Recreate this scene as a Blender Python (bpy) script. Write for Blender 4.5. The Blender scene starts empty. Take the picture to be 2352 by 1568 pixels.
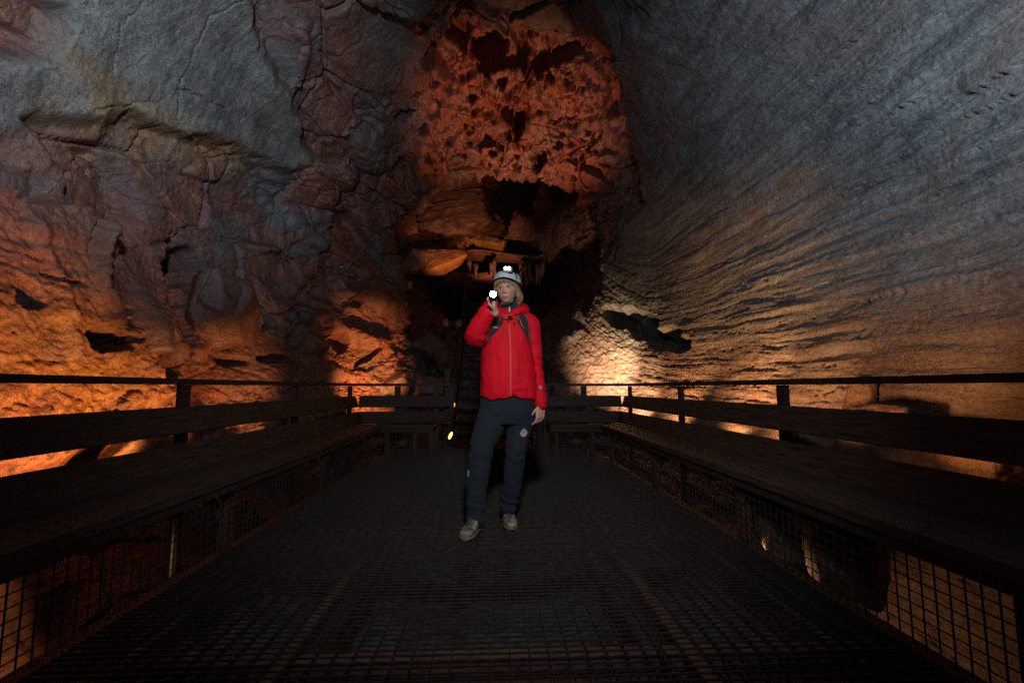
import bpy, bmesh, math, random
import numpy as np
from mathutils import Vector, Matrix, Euler
from mathutils.bvhtree import BVHTree
R = math.radians

# ------------------------------------------------------------------ camera numbers
CAM_H, PITCH, YAW, LENS = 0.95, R(5.74), R(-2.52), 16.0
_F = 2352 * LENS / 36.0
_rot = np.array(Euler((R(90) + PITCH, 0, YAW)).to_matrix())
def at(px, py, Y):
    """world point on the plane y = Y seen at a point of the (2352 wide) photograph"""
    d = _rot @ np.array([px - 1176.0, 784.0 - py, -_F])
    t = Y / d[1]
    return Vector((d[0] * t, Y, CAM_H + d[2] * t))

# ------------------------------------------------------------------ numpy noise
_rs = np.random.RandomState(11)
_perm = _rs.permutation(256).astype(np.int32)
_perm = np.concatenate([_perm, _perm, _perm])
_grad = _rs.normal(size=(256, 3)).astype(np.float32)
_grad /= np.linalg.norm(_grad, axis=1)[:, None]
_jit = _rs.rand(256, 3).astype(np.float32)
_rnd = _rs.rand(256, 4).astype(np.float32)

def _hash(ix, iy, iz):
    return _perm[_perm[_perm[ix & 255] + (iy & 255)] + (iz & 255)]

def perlin(p):
    p = np.asarray(p, np.float32)
    i = np.floor(p).astype(np.int32); f = p - i
    u = f * f * f * (f * (f * 6 - 15) + 10)
    out = np.zeros(len(p), np.float32)
    for dx in (0, 1):
        wx = u[:, 0] if dx else 1 - u[:, 0]
        for dy in (0, 1):
            wy = u[:, 1] if dy else 1 - u[:, 1]
            for dz in (0, 1):
                wz = u[:, 2] if dz else 1 - u[:, 2]
                g = _grad[_hash(i[:, 0] + dx, i[:, 1] + dy, i[:, 2] + dz)]
                out += wx * wy * wz * (g[:, 0] * (f[:, 0] - dx) + g[:, 1] * (f[:, 1] - dy) + g[:, 2] * (f[:, 2] - dz))
    return out * 1.5

def fbm(p, octv=4, gain=0.5, lac=2.03, ridged=False):
    a, s, out = 1.0, 0.0, 0
    p = np.asarray(p, np.float32)
    for k in range(octv):
        n = perlin(p)
        if ridged: n = 1 - 2 * np.abs(n)
        out = out + a * n; s += a; a *= gain; p = p * lac + 17.3
    return out / s

def worley(p, k=48.0):
    """F1, F2, softly blended facet height, random of the nearest cell"""
    p = np.asarray(p, np.float32)
    i = np.floor(p).astype(np.int32)
    n = len(p)
    f1 = np.full(n, 9, np.float32); f2 = np.full(n, 9, np.float32)
    hid = np.zeros(n, np.int32); sw = np.full(n, 1e-12, np.float32); sh = np.zeros(n, np.float32)
    for dx in (-1, 0, 1):
        for dy in (-1, 0, 1):
            for dz in (-1, 0, 1):
                c = i + np.array([dx, dy, dz], np.int32)
                h = _hash(c[:, 0], c[:, 1], c[:, 2])
                v = p - (c + _jit[h])
                d = np.sqrt(np.einsum('ij,ij->i', v, v))
                near = d < f1
                f2 = np.where(near, f1, np.minimum(f2, d))
                f1 = np.where(near, d, f1)
                hid = np.where(near, h, hid)
                w = np.exp(-k * d); sw += w
                sh += w * (np.einsum('ij,ij->i', v, _grad[h]) + .8 * (_rnd[h, 1] - .5))
    return f1, f2, sh / sw, _rnd[hid, 0]

def sstep(a, b, x):
    t = np.clip((x - a) / (b - a), 0, 1)
    return t * t * (3 - 2 * t)

# ------------------------------------------------------------------ the lava tube
# cross-sections of the tube: y, height of the axis, outline points (x, z) anticlockwise from the right foot
SECT = [
 (-7.0, 2.0, [(2.6,-.55),(3.2,.3),(3.5,1.5),(3.5,2.8),(3.0,4.0),(2.0,4.8),(1.0,5.2),(0,5.2),(-1.2,5.2),(-2.4,4.8),(-3.3,4.0),(-3.6,3.0),(-3.6,2.0),(-3.5,1.0),(-3.2,.1),(-2.6,-.55),(-1,-.8),(1,-.8)]),
 (1.5, 2.0, [(2.7,-.55),(3.3,.3),(3.8,1.5),(4.0,2.8),(3.6,4.2),(2.6,5.4),(1.2,6.0),(0,6.1),(-1.4,6.1),(-2.9,5.5),(-3.9,4.5),(-4.3,3.2),(-4.1,2.0),(-3.9,1.0),(-3.5,.1),(-2.7,-.55),(-1,-.8),(1,-.8)]),
 (4.0, 2.0, [(2.7,-.55),(3.3,.3),(3.7,1.5),(3.9,2.8),(3.6,4.2),(2.6,5.4),(1.2,6.0),(0,6.1),(-1.4,6.1),(-2.9,5.5),(-3.9,4.5),(-4.2,3.2),(-4.1,2.0),(-3.9,1.0),(-3.5,.1),(-2.7,-.55),(-1,-.8),(1,-.8)]),
 (6.8, 2.0, [(2.5,-.5),(3.0,.3),(3.4,1.5),(3.6,2.8),(3.3,4.3),(2.4,5.5),(1.2,6.2),(0,6.3),(-1.4,6.1),(-2.7,5.3),(-3.5,4.4),(-3.8,3.2),(-3.7,2),(-3.4,1),(-3,.1),(-2.5,-.5),(-1,-.8),(1,-.8)]),
 (8.6, 2.0, [(2.0,-.3),(2.4,.5),(2.8,1.5),(3.15,2.8),(3.1,4.3),(2.5,5.6),(1.2,6.2),(0,6.2),(-1.4,5.9),(-2.5,5.0),(-2.9,4.2),(-3.0,3.2),(-2.8,2),(-2.5,1),(-2.2,.2),(-1.8,-.4),(-.8,-.5),(1,-.5)]),
 (10.0, 2.9, [(1.1,.8),(1.15,1.8),(2.1,2.6),(2.6,3.3),(2.55,4.0),(2.0,4.6),(1.2,5.05),(.3,5.4),(-.9,5.3),(-1.7,4.9),(-2,4.3),(-1.9,3.6),(-1.72,3.2),(-1.7,2),(-1.5,1.2),(-.8,.9),(.5,.8)]),
 (10.8, 3.3, [(1.3,1.9),(1.9,2.5),(2.7,3.3),(3.0,4.3),(2.9,5.4),(2.2,6.3),(1.0,6.6),(.2,6.3),(-.6,5.9),(-1.7,5.5),(-2.4,4.9),(-2.4,4.0),(-2.2,3.2),(-2.0,2.2),(-1.5,1.7),(-.8,1.5),(.5,1.5)]),
 (12.3, 3.9, [(1.5,2.9),(2.4,3.4),(3.0,4.3),(3.0,5.6),(2.2,6.6),(1.0,6.9),(0,6.5),(-1.0,5.9),(-1.8,5.6),(-2.6,5.1),(-2.7,4.2),(-2.3,3.4),(-1.5,2.9),(0,2.6)]),
 (14.5, 4.0, [(1.3,3.0),(2.0,3.6),(2.1,4.4),(1.7,5.1),(.5,5.3),(-.6,5.2),(-1.6,5.0),(-2.2,4.4),(-2.1,3.7),(-1.4,3.0),(0,2.8)]),
 (20.0, 4.0, [(1,3.2),(1.3,3.8),(1,4.6),(0,4.8),(-1,4.6),(-1.3,3.8),(-1,3.2),(0,3)]),
]
NTH = 1500
TH = np.linspace(0, 360, NTH, endpoint=False) - 90.0       # -90 = straight down, 0 = right, 90 = up, 180 = left
def _profile(zc, pts):
    a = np.array([math.degrees(math.atan2(z - zc, x)) for x, z in pts]); a = np.where(a < -90, a + 360, a)
    r = np.array([math.hypot(x, z - zc) for x, z in pts])
    o = np.argsort(a); a, r = a[o], r[o]
    v = np.interp(TH, np.concatenate([a - 360, a, a + 360]), np.tile(r, 3))
    k = np.exp(-.5 * (np.arange(-30, 31) / (5.0 * NTH / 360)) ** 2); k /= k.sum()
    return np.convolve(np.concatenate([v[-30:], v, v[:30]]), k, 'valid')
def _ring_y():
    ys = [-7.0]
    dens = [(-7, 2), (-1, 4), (0.6, 30), (1.2, 85), (3, 105), (4, 85), (6, 65), (8, 62), (8.6, 85), (11.6, 70), (12.5, 45), (15, 26), (17, 8), (20, 4)]
    dx = [d[0] for d in dens]; dv = [d[1] for d in dens]
    while ys[-1] < 20: ys.append(ys[-1] + 1 / (0.85 * np.interp(ys[-1], dx, dv)))
    return np.array(ys)
YS = _ring_y(); NY = len(YS)
_yf = np.arange(-7.5, 20.6, 0.05)
_prof = np.array([_profile(s[1], s[2]) for s in SECT]); _sy = np.array([s[0] for s in SECT]); _zc = np.array([s[1] for s in SECT])
def _smooth_y(v, sig=0.28):
    k = np.exp(-.5 * (np.arange(-24, 25) * 0.05 / sig) ** 2); k /= k.sum()
    return np.convolve(np.concatenate([np.full(24, v[0]), v, np.full(24, v[-1])]), k, 'valid')
_pf = np.stack([_smooth_y(np.interp(_yf, _sy, _prof[:, j])) for j in range(0, NTH, 5)], 1)   # fine y, coarse theta
_zf = _smooth_y(np.interp(_yf, _sy, _zc))
def tube_r(th, y):
    """radius of the smooth tube at angle th (deg, -90..270) and station y"""
    j = (th + 90.0) / 360 * (NTH // 5); j0 = np.floor(j).astype(int); fj = j - j0
    i = np.clip((y + 7.5) / 0.05, 0, len(_yf) - 1.001); i0 = np.floor(i).astype(int); fi = i - i0
    n = NTH // 5; a, b = j0 % n, (j0 + 1) % n
    return (_pf[i0, a] * (1 - fj) + _pf[i0, b] * fj) * (1 - fi) + (_pf[i0 + 1, a] * (1 - fj) + _pf[i0 + 1, b] * fj) * fi
def tube_zc(y): return np.interp(y, _yf, _zf)
def tube_point(th, y):
    th, y = np.asarray(th, float), np.asarray(y, float)
    r = tube_r(th, y); t = np.radians(th)
    return np.stack([r * np.cos(t), y, tube_zc(y) + r * np.sin(t)], -1)
# ------------------------------------------------------------------ scene helpers
S = bpy.context.scene
COL = S.collection

def mesh_obj(name, verts, faces, mat=None, parent=None, smooth=False):
    me = bpy.data.meshes.new(name)
    me.from_pydata([tuple(v) for v in verts], [], [tuple(f) for f in faces])
    me.update()
    if smooth: me.polygons.foreach_set('use_smooth', [True] * len(me.polygons))
    o = bpy.data.objects.new(name, me); COL.objects.link(o)
    if mat: me.materials.append(mat)
    if parent: o.parent = parent
    return o

def tag(o, label=None, cat=None, group=None, kind=None):
    for k, v in (('label', label), ('category', cat), ('group', group), ('kind', kind)):
        if v: o[k] = v
    return o

def empty(name, loc=(0, 0, 0), rz=0.0):
    o = bpy.data.objects.new(name, None); COL.objects.link(o)
    o.location = loc; o.rotation_euler = (0, 0, rz); o.empty_display_size = .1
    return o

class MB:
    """collects boxes, bars and tubes into one mesh"""
    def __init__(self): self.v, self.f = [], []
    def add(self, vs, fs):
        n = len(self.v); self.v += [Vector(v) for v in vs]; self.f += [tuple(i + n for i in f) for f in fs]; return self
    def box(self, lo, hi):
        (a, b, c), (d, e, g) = lo, hi
        return self.add([(a,b,c),(d,b,c),(d,e,c),(a,e,c),(a,b,g),(d,b,g),(d,e,g),(a,e,g)],
                        [(0,3,2,1),(4,5,6,7),(0,1,5,4),(1,2,6,5),(2,3,7,6),(3,0,4,7)])
    def beam(self, p, q, w, h, up=(0, 0, 1)):
        """rectangular bar from p to q; w across, h along up"""
        p, q = Vector(p), Vector(q); d = (q - p).normalized(); up = Vector(up)
        s = d.cross(up).normalized(); u = s.cross(d).normalized()
        vs = [c + s * (i * w / 2) + u * (j * h / 2) for c in (p, q) for i, j in ((-1,-1),(1,-1),(1,1),(-1,1))]
        return self.add(vs, [(0,3,2,1),(4,5,6,7),(0,1,5,4),(1,2,6,5),(2,3,7,6),(3,0,4,7)])
    def tube(self, pts, rad, n=8, caps=True):
        pts = [Vector(p) for p in pts]; m = len(pts)
        rad = [rad] * m if not hasattr(rad, '__len__') else rad
        ref = Vector((0, 0, 1)); vs, fs = [], []
        t0 = (pts[1] - pts[0]).normalized()
        if abs(t0.dot(ref)) > .95: ref = Vector((0, 1, 0))
        s = t0.cross(ref).normalized()
        for i, p in enumerate(pts):
            t = (pts[min(i + 1, m - 1)] - pts[max(i - 1, 0)]).normalized()
            s = (s - t * s.dot(t)).normalized(); u = t.cross(s)
            for k in range(n):
                a = 2 * math.pi * k / n
                vs.append(p + (s * math.cos(a) + u * math.sin(a)) * rad[i])
        for i in range(m - 1):
            for k in range(n):
                fs.append((i*n+k, i*n+(k+1)%n, (i+1)*n+(k+1)%n, (i+1)*n+k))
        if caps: fs += [tuple(range(n))[::-1], tuple(range((m-1)*n, m*n))]
        return self.add(vs, fs)
    def lathe(self, prof, n=24, M=None):
        """prof: (radius, height) about local z, placed by matrix M"""
        vs, fs = [], []
        for r, z in prof:
            for k in range(n):
                a = 2 * math.pi * k / n; vs.append(Vector((r * math.cos(a), r * math.sin(a), z)))
        for i in range(len(prof) - 1):
            for k in range(n): fs.append((i*n+k, i*n+(k+1)%n, (i+1)*n+(k+1)%n, (i+1)*n+k))
        fs += [tuple(range(n))[::-1], tuple(range((len(prof)-1)*n, len(prof)*n))]
        if M is not None: vs = [M @ v for v in vs]
        return self.add(vs, fs)
    def build(self, name, mat=None, parent=None, smooth=False):
        return mesh_obj(name, self.v, self.f, mat, parent, smooth)

# ------------------------------------------------------------------ materials
def new_mat(name):
    m = bpy.data.materials.new(name); m.use_nodes = True
    nt = m.node_tree; b = nt.nodes['Principled BSDF']
    return m, nt, b
def N(nt, typ, **kw):
    n = nt.nodes.new(typ)
    for k, v in kw.items():
        if k in n.inputs: n.inputs[k].default_value = v
        else: setattr(n, k, v)
    return n
def mixc(nt, fac, a, b, mode='MIX'):
    n = nt.nodes.new('ShaderNodeMix'); n.data_type = 'RGBA'; n.blend_type = mode
    for s, v in ((n.inputs[0], fac), (n.inputs[6], a), (n.inputs[7], b)):
        if hasattr(v, 'is_linked') or hasattr(v, 'links'): nt.links.new(v, s)
        elif isinstance(v, (int, float)): s.default_value = v
        else: s.default_value = (*v, 1) if len(v) == 3 else v
    return n.outputs[2]
def ramp(nt, src, pts):
    n = nt.nodes.new('ShaderNodeValToRGB'); nt.links.new(src, n.inputs[0])
    e = n.color_ramp.elements
    while len(e) < len(pts): e.new(.5)
    for el, (p, c) in zip(e, pts):
        el.position = p; el.color = (c, c, c, 1) if isinstance(c, (int, float)) else (*c, 1)
    return n.outputs[0]
def mapv(nt, vec, scale):
    n = nt.nodes.new('ShaderNodeMapping'); nt.links.new(vec, n.inputs[0]); n.inputs['Scale'].default_value = scale
    return n.outputs[0]
def noise(nt, vec, scale, detail=5, rough=.55, dist=0.0):
    n = N(nt, 'ShaderNodeTexNoise', Scale=scale, Detail=detail, Roughness=rough, Distortion=dist)
    nt.links.new(vec, n.inputs['Vector']); return n.outputs[0]
def attr(nt, name):
    n = nt.nodes.new('ShaderNodeAttribute'); n.attribute_name = name; return n

def simple_mat(name, col, rough=.6, metal=0.0, var=.3, scale=30, bump=0.0, bscale=80, stretch=(1, 1, 1), spec=.5):
    m, nt, b = new_mat(name)
    tc = nt.nodes.new('ShaderNodeTexCoord'); v = mapv(nt, tc.outputs['Object'], stretch)
    n1 = noise(nt, v, scale, 6)
    f = ramp(nt, n1, [(.3, 0.0), (.7, 1.0)])
    lo = tuple(c * (1 - var) for c in col); hi = tuple(min(1, c * (1 + var)) for c in col)
    nt.links.new(mixc(nt, f, lo, hi), b.inputs['Base Color'])
    b.inputs['Metallic'].default_value = metal; b.inputs['Specular IOR Level'].default_value = spec
    r = nt.nodes.new('ShaderNodeMath'); r.operation = 'MULTIPLY_ADD'
    nt.links.new(n1, r.inputs[0]); r.inputs[1].default_value = .3; r.inputs[2].default_value = rough - .15
    nt.links.new(r.outputs[0], b.inputs['Roughness'])
    if bump:
        bp = N(nt, 'ShaderNodeBump', Strength=bump, Distance=.01)
        nt.links.new(noise(nt, v, bscale, 4), bp.inputs['Height']); nt.links.new(bp.outputs[0], b.inputs['Normal'])
    return m

def rock_material():
    """basalt: slate lining, iron-red breakdown, ochre and moss stains; the masks are per-vertex kinds of rock"""
    m, nt, b = new_mat('basalt'); L = nt.links
    geo = nt.nodes.new('ShaderNodeNewGeometry'); pos = geo.outputs['Position']
    k = attr(nt, 'rock_kind'); sep = nt.nodes.new('ShaderNodeSeparateColor'); L.new(k.outputs['Color'], sep.inputs[0])
    red, ochre, lining = sep.outputs[0], sep.outputs[1], sep.outputs[2]
    flow = attr(nt, 'flow').outputs['Vector']
    n_big = noise(nt, pos, .9, 6, .6, .6); n_mid = noise(nt, pos, 4.5, 6, .62, .4); n_fine = noise(nt, pos, 38, 5, .65)
    st = noise(nt, mapv(nt, flow, (6, .9, 1)), 1.0, 8, .68, 1.0)
    st2 = noise(nt, mapv(nt, flow, (34, 5.0, 1)), 1.0, 6, .66, 1.2)
    slate = mixc(nt, ramp(nt, n_mid, [(.32, 0.0), (.68, 1.0)]), (.058, .068, .078), (.165, .178, .19))
    slate = mixc(nt, ramp(nt, n_big, [(.42, 0.0), (.66, .7)]), slate, (.120, .078, .074))
    strk = mixc(nt, ramp(nt, st, [(.3, 0.0), (.7, 1.0)]), (.040, .052, .062), (.215, .23, .24))
    strk = mixc(nt, ramp(nt, n_big, [(.5, 0.0), (.72, .7)]), strk, (.150, .105, .085))
    strk = mixc(nt, ramp(nt, st2, [(.52, 0.0), (.72, .6)]), strk, (.30, .295, .29))
    pale = mixc(nt, ramp(nt, n_mid, [(.3, 0.0), (.7, 1.0)]), (.095, .105, .10), (.235, .24, .225))
    slate = mixc(nt, k.outputs['Alpha'], slate, pale)
    body = mixc(nt, lining, slate, strk)
    redc = mixc(nt, ramp(nt, n_mid, [(.3, 0.0), (.7, 1.0)]), (.135, .040, .027), (.30, .105, .066))
    redc = mixc(nt, ramp(nt, n_big, [(.45, 0.0), (.7, .6)]), redc, (.17, .10, .075))
    och = mixc(nt, ramp(nt, n_mid, [(.35, 0.0), (.65, 1.0)]), (.23, .105, .03), (.36, .21, .05))
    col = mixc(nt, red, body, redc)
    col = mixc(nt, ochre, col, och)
    col = mixc(nt, ramp(nt, n_fine, [(.36, .55), (.52, 0.0)]), col, (.03, .03, .032))
    L.new(col, b.inputs['Base Color'])
    wet = noise(nt, pos, 2.2, 4); gl = noise(nt, pos, 70, 3, .6)
    rg = nt.nodes.new('ShaderNodeMath'); rg.operation = 'MULTIPLY_ADD'
    L.new(ramp(nt, wet, [(.35, .24), (.65, .55)]), rg.inputs[0]); rg.inputs[1].default_value = .8
    rr = nt.nodes.new('ShaderNodeMath'); rr.operation = 'MULTIPLY'; L.new(gl, rr.inputs[0]); rr.inputs[1].default_value = .22
    L.new(rr.outputs[0], rg.inputs[2]); L.new(rg.outputs[0], b.inputs['Roughness'])
    b.inputs['Specular IOR Level'].default_value = .55
    # relief below the size of the mesh
    h1 = nt.nodes.new('ShaderNodeMath'); h1.operation = 'MULTIPLY_ADD'
    L.new(noise(nt, pos, 16, 9, .68, .3), h1.inputs[0]); h1.inputs[1].default_value = 1.0
    hm = nt.nodes.new('ShaderNodeMath'); hm.operation = 'MULTIPLY'; L.new(st2, hm.inputs[0]); L.new(lining, hm.inputs[1])
    L.new(hm.outputs[0], h1.inputs[2])
    bp = N(nt, 'ShaderNodeBump', Strength=.85, Distance=.032)
    L.new(h1.outputs[0], bp.inputs['Height']); L.new(bp.outputs[0], b.inputs['Normal'])
    return m
ROCK = rock_material()

def set_rock_attrs(me, kind, flow):
    a = me.color_attributes.new('rock_kind', 'FLOAT_COLOR', 'POINT')
    a.data.foreach_set('color', (kind if kind.shape[1] == 4 else np.concatenate([kind, np.zeros((len(kind), 1))], 1)).astype(np.float32).ravel())
    f = me.attributes.new('flow', 'FLOAT_VECTOR', 'POINT')
    f.data.foreach_set('vector', flow.astype(np.float32).ravel())

def np_mesh(name, co, quads, mat, kind=None, flow=None, smooth=True):
    me = bpy.data.meshes.new(name)
    n, nf = len(co), len(quads)
    me.vertices.add(n); me.vertices.foreach_set('co', co.astype(np.float32).ravel())
    me.loops.add(nf * 4); me.loops.foreach_set('vertex_index', quads.astype(np.int32).ravel())
    me.polygons.add(nf); me.polygons.foreach_set('loop_start', np.arange(0, nf * 4, 4, dtype=np.int32))
    me.polygons.foreach_set('use_smooth', np.full(nf, smooth))
    me.materials.append(mat)
    if kind is not None: set_rock_attrs(me, kind, flow)
    me.update(calc_edges=True); me.validate()
    o = bpy.data.objects.new(name, me); COL.objects.link(o)
    return o
# ------------------------------------------------------------------ relief of the tube
TT, YY = np.meshgrid(TH, YS)
BASE = tube_point(TT, YY)
_dt = np.roll(BASE, -1, 1) - np.roll(BASE, 1, 1); _dy = np.gradient(BASE, axis=0)
NRM = np.cross(_dy, _dt); NRM /= np.linalg.norm(NRM, axis=2)[..., None] + 1e-9
_c = np.stack([np.zeros_like(YY), YY, tube_zc(YY)], -1)
NRM *= np.where((NRM * (_c - BASE)).sum(-1) < 0, 1, -1)[..., None]       # outward, into the rock
NV = NTH * NY
T, Y, Pn, Nn = TT.ravel(), YY.ravel(), BASE.reshape(-1, 3), NRM.reshape(-1, 3)
ARC = T * 0.07                                                             # metres round the wall, roughly

def poly_mask(pts, soft, warp=None):
    """1 inside an outline given in wall coordinates (degrees, y), soft in metres"""
    q = np.array([(a * .07, b) for a, b in pts]); lo, hi = q.min(0) - soft - .5, q.max(0) + soft + .5
    idx = np.where((ARC > lo[0]) & (ARC < hi[0]) & (Y > lo[1]) & (Y < hi[1]))[0]
    x, y = ARC[idx].copy(), Y[idx].copy()
    if warp:
        amp, sc = warp
        x += amp * fbm(Pn[idx] * sc + 3.1, 4); y += amp * fbm(Pn[idx] * sc + 9.7, 4)
    d = np.full(len(idx), 1e9); inside = np.zeros(len(idx), bool)
    for i in range(len(q)):
        (ax, ay), (bx, by) = q[i], q[(i + 1) % len(q)]
        ex, ey = bx - ax, by - ay; t = np.clip(((x - ax) * ex + (y - ay) * ey) / (ex * ex + ey * ey + 1e-9), 0, 1)
        d = np.minimum(d, np.hypot(x - ax - t * ex, y - ay - t * ey))
        cross = ((ay > y) != (by > y)) & (x < (bx - ax) * (y - ay) / (by - ay + 1e-12) + ax)
        inside ^= cross
    out = np.zeros(NV, np.float32); out[idx] = sstep(-soft, soft, np.where(inside, d, -d))
    return out

def line_dist(pts, reach=.4):
    """distance (m) to a polyline in wall coordinates"""
    q = np.array([(a * .07, b) for a, b in pts]); lo, hi = q.min(0) - reach, q.max(0) + reach
    idx = np.where((ARC > lo[0]) & (ARC < hi[0]) & (Y > lo[1]) & (Y < hi[1]))[0]
    w = .05 * fbm(Pn[idx] * 5, 3); w2 = .05 * fbm(Pn[idx] * 5 + 40, 3)
    x, y = ARC[idx] + w, Y[idx] + w2
    d = np.full(len(idx), 1e9)
    for (ax, ay), (bx, by) in zip(q[:-1], q[1:]):
        ex, ey = bx - ax, by - ay; t = np.clip(((x - ax) * ex + (y - ay) * ey) / (ex * ex + ey * ey + 1e-9), 0, 1)
        d = np.minimum(d, np.hypot(x - ax - t * ex, y - ay - t * ey))
    return idx, d

M_lin = poly_mask([(-62,-8),(74,-8),(72,3.5),(68,5.2),(65,6.1),(58,7.7),(50,8.4),(40,9.0),(25,9.7),(10,10.1),(-9,10.1),(-40,9.9),(-62,9.7)], .14, (.8, .85))
M_red = poly_mask([(103,6.6),(96,5.9),(86,6.3),(76,5.9),(68,6.5),(56,7.7),(40,9.1),(28,9.9),(41,12.3),(80,12.6),(100,10.6),(128,10.2),(119,9.1),(106,8.4),(110,7.3)], .45, (1.3, .75))
M_slab = poly_mask([(168,1.6),(166,3.2),(157,3.85),(151,3.75),(148,2.6),(132,2.6),(127,4.6),(131,5.2),(133,6.2),(136,6.8),(139.5,7.25),(144,7.1),(148,6.4),(151,5.5),(155,4.9),(161,4.2),(170,3.4)], .10, (.22, 1.4))
M_left = sstep(103, 122, T + 8 * fbm(Pn * .7 + 3, 3)) * sstep(232, 222, T)                            # the whole left wall
M_warm = poly_mask([(176,2.0),(171.5,4.1),(171,4.6),(169.5,5.0),(170,6.0),(180,6.9),(190,7.8),(186,8.3),(166,8.5),(164,9.3),(168,10.2),(208,10.1),(212,9.2),(214,7),(214,2)], .12, (.25, 1.4))
M_floor = sstep(-42, -52, T) + sstep(222, 232, T)
M_far = sstep(10.3, 11.0, Y)

disp = np.zeros(NV, np.float32)                                            # + is outward
red = np.zeros(NV, np.float32); ochre = np.zeros(NV, np.float32)
big = fbm(Pn * .45, 3); mid = fbm(Pn * 1.5 + 5, 4)
disp += .22 * big * (1 - .6 * M_lin) + .05 * mid
near = Y > .3

# --- right lining: long flow ridges, ledges with drip edges
i = np.where((M_lin > .01) & near)[0]
z = Pn[i, 2] + .03 * Pn[i, 1]; fl = np.stack([ARC[i], Y[i], z], 1)
wv = fbm(fl * np.array([.8, .45, .8]), 3)
a1 = ARC[i] + .25 * wv
brk = sstep(-.25, .35, fbm(fl * np.array([1.6, .9, 1.6]) + 12, 4))
d = .060 * fbm(np.stack([a1 * 2.4, Y[i] * .26, z * 0], 1), 4)
d += .050 * fbm(np.stack([a1 * 8, Y[i] * .50, z * 0 + 3], 1), 4)
d += .026 * (.35 + .65 * brk) * fbm(np.stack([a1 * 24, Y[i] * 1.3, z * 0 + 7], 1), 4)
d += .010 * brk * fbm(np.stack([a1 * 60, Y[i] * 6, z * 0 + 9], 1), 3)
d += .009 * fbm(Pn[i] * np.array([9, 6, 11.0]), 4) + .006 * fbm(Pn[i] * 34, 3)
drip = (.6 + 1.3 * np.abs(fbm(fl * 1.3 + 77, 2))) * (.10 * np.abs(fbm(np.stack([ARC[i] * 2.0, Y[i] * 5.5, z], 1), 4)) + .04 * fbm(np.stack([ARC[i] * 3, Y[i] * 16, z], 1), 4))
patch = sstep(-.05, .35, fbm(fl * np.array([.9, .6, .9]) + 31, 3)) * sstep(-45, -20, T[i]) * sstep(52, 34, T[i])
for a0, sl_, y0, y1, hh in ((27, -.6, 2.0, 6.8, .045), (24.2, -.5, 2.0, 5.2, .030), (20.6, -.5, 2.0, 5.8, .055), (17.4, -.6, 2.2, 4.6, .075), (14.6, .1, 2.0, 5.6, .050), (11.0, .2, 2.2, 4.4, .035), (8.0, .2, 2.4, 6.5, .040), (3.0, .3, 2.4, 7.2, .030), (-3.5, .3, 2.6, 6.5, .040), (-9, .4, 2.6, 6.0, .030), (33, -.8, 2.0, 7.5, .03), (40, -1.0, 3, 8, .03)):
    off = ARC[i] - (a0 + sl_ * (Y[i] - 3.5)) * .07 + .10 * fbm(np.stack([Y[i] * .8, Y[i] * 0, z * 0 + a0], 1), 3) + drip * .7
    ext = sstep(y0, y0 + .8, Y[i]) * sstep(y1, y1 - 1.2, Y[i])
    d -= 1.25 * hh * ext * np.where(off > 0, np.exp(-off / .20), 0) * sstep(-.006, .012, off) * (.35 + .65 * sstep(-.3, .3, fbm(fl * np.array([1.2, 1.6, 1.2]) + a0, 3)))
t = (a1 + drip * .8) * 6.3 + 2 * wv; saw = t - np.floor(t)
d += (.25 + .75 * patch) * brk * .010 * (saw * sstep(1, .8, saw) - .4)
blob = fbm(np.stack([ARC[i] * 17, Y[i] * 12, z * 0], 1), 3, ridged=True)
d -= .009 * patch * sstep(.2, .8, blob)
# rows of small dark holes along the flow, low on the wall
rw = sstep(.80, .93, np.cos((a1 * 1.0 + .04 * wv) * 2 * math.pi * 3.1)) * sstep(8, 2, T[i]) * sstep(-24, -18, T[i]) * sstep(3.4, 4.2, Y[i]) * sstep(7.4, 6.4, Y[i])
f1, f2, tl, rn = worley(np.stack([ARC[i] * 17, Y[i] * 10, z * 0], 1))
d += rw * .07 * sstep(.42, .22, f1) * (rn > .25)
ceil = sstep(30, 60, T[i])
d = d * (1 - .75 * ceil) + ceil * (.07 * fbm(Pn[i] * np.array([2.5, 1.8, 2.5]), 5) + .015 * fbm(Pn[i] * 16, 4))
low = sstep(0, -18, T[i])
d += low * .05 * fbm(Pn[i] * np.array([5, 2.2, 7.0]), 4)
rough = sstep(6.8, 8.6, Y[i]) * sstep(30, 5, T[i])
d += rough * (.045 * fbm(Pn[i] * np.array([5, 4, 8.0]), 5, ridged=True) + .028 * fbm(Pn[i] * np.array([11, 9, 26.0]), 4, ridged=True))
disp[i] += M_lin[i] * d - M_lin[i] * .16

# --- breakdown: broken blocks on the ceiling and the left wall
i = np.where((M_lin < .99) & near & (M_floor < .99))[0]
w = 1 - M_lin[i]; sl = M_slab[i]; rd = M_red[i]; wm = M_warm[i]
wp = Pn[i] + .06 * np.stack([fbm(Pn[i] * 1.7 + k, 3) for k in (0, 20, 40)], 1)
blocky = w * (1 - .94 * sl)
f1, f2, tl, rn = worley(wp * np.array([.85, .68, 1.0]))
b1 = .38 * tl; rn1 = rn
crack1 = sstep(.040, .006, f2 - f1)
f1, f2, tl, rn = worley(wp * np.array([2.2, 1.8, 2.5]) + 7.7)
b2 = .21 * tl; rn2 = rn
crack2 = sstep(.060, .008, f2 - f1) * (rn > .35); hole2 = (rn > .82) * sstep(.02, .09, f2 - f1)
f1, f2, tl, rn = worley(wp * np.array([6.0, 5.0, 6.5]) + 3.3)
b3 = .09 * tl; rn3 = rn; hole3 = (rn > .84) * sstep(.04, .12, f2 - f1)
mask2 = sstep(-.15, .35, fbm(Pn[i] * .9 + 66, 3))
far_ = sstep(6.3, 8.0, Y[i])
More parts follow.
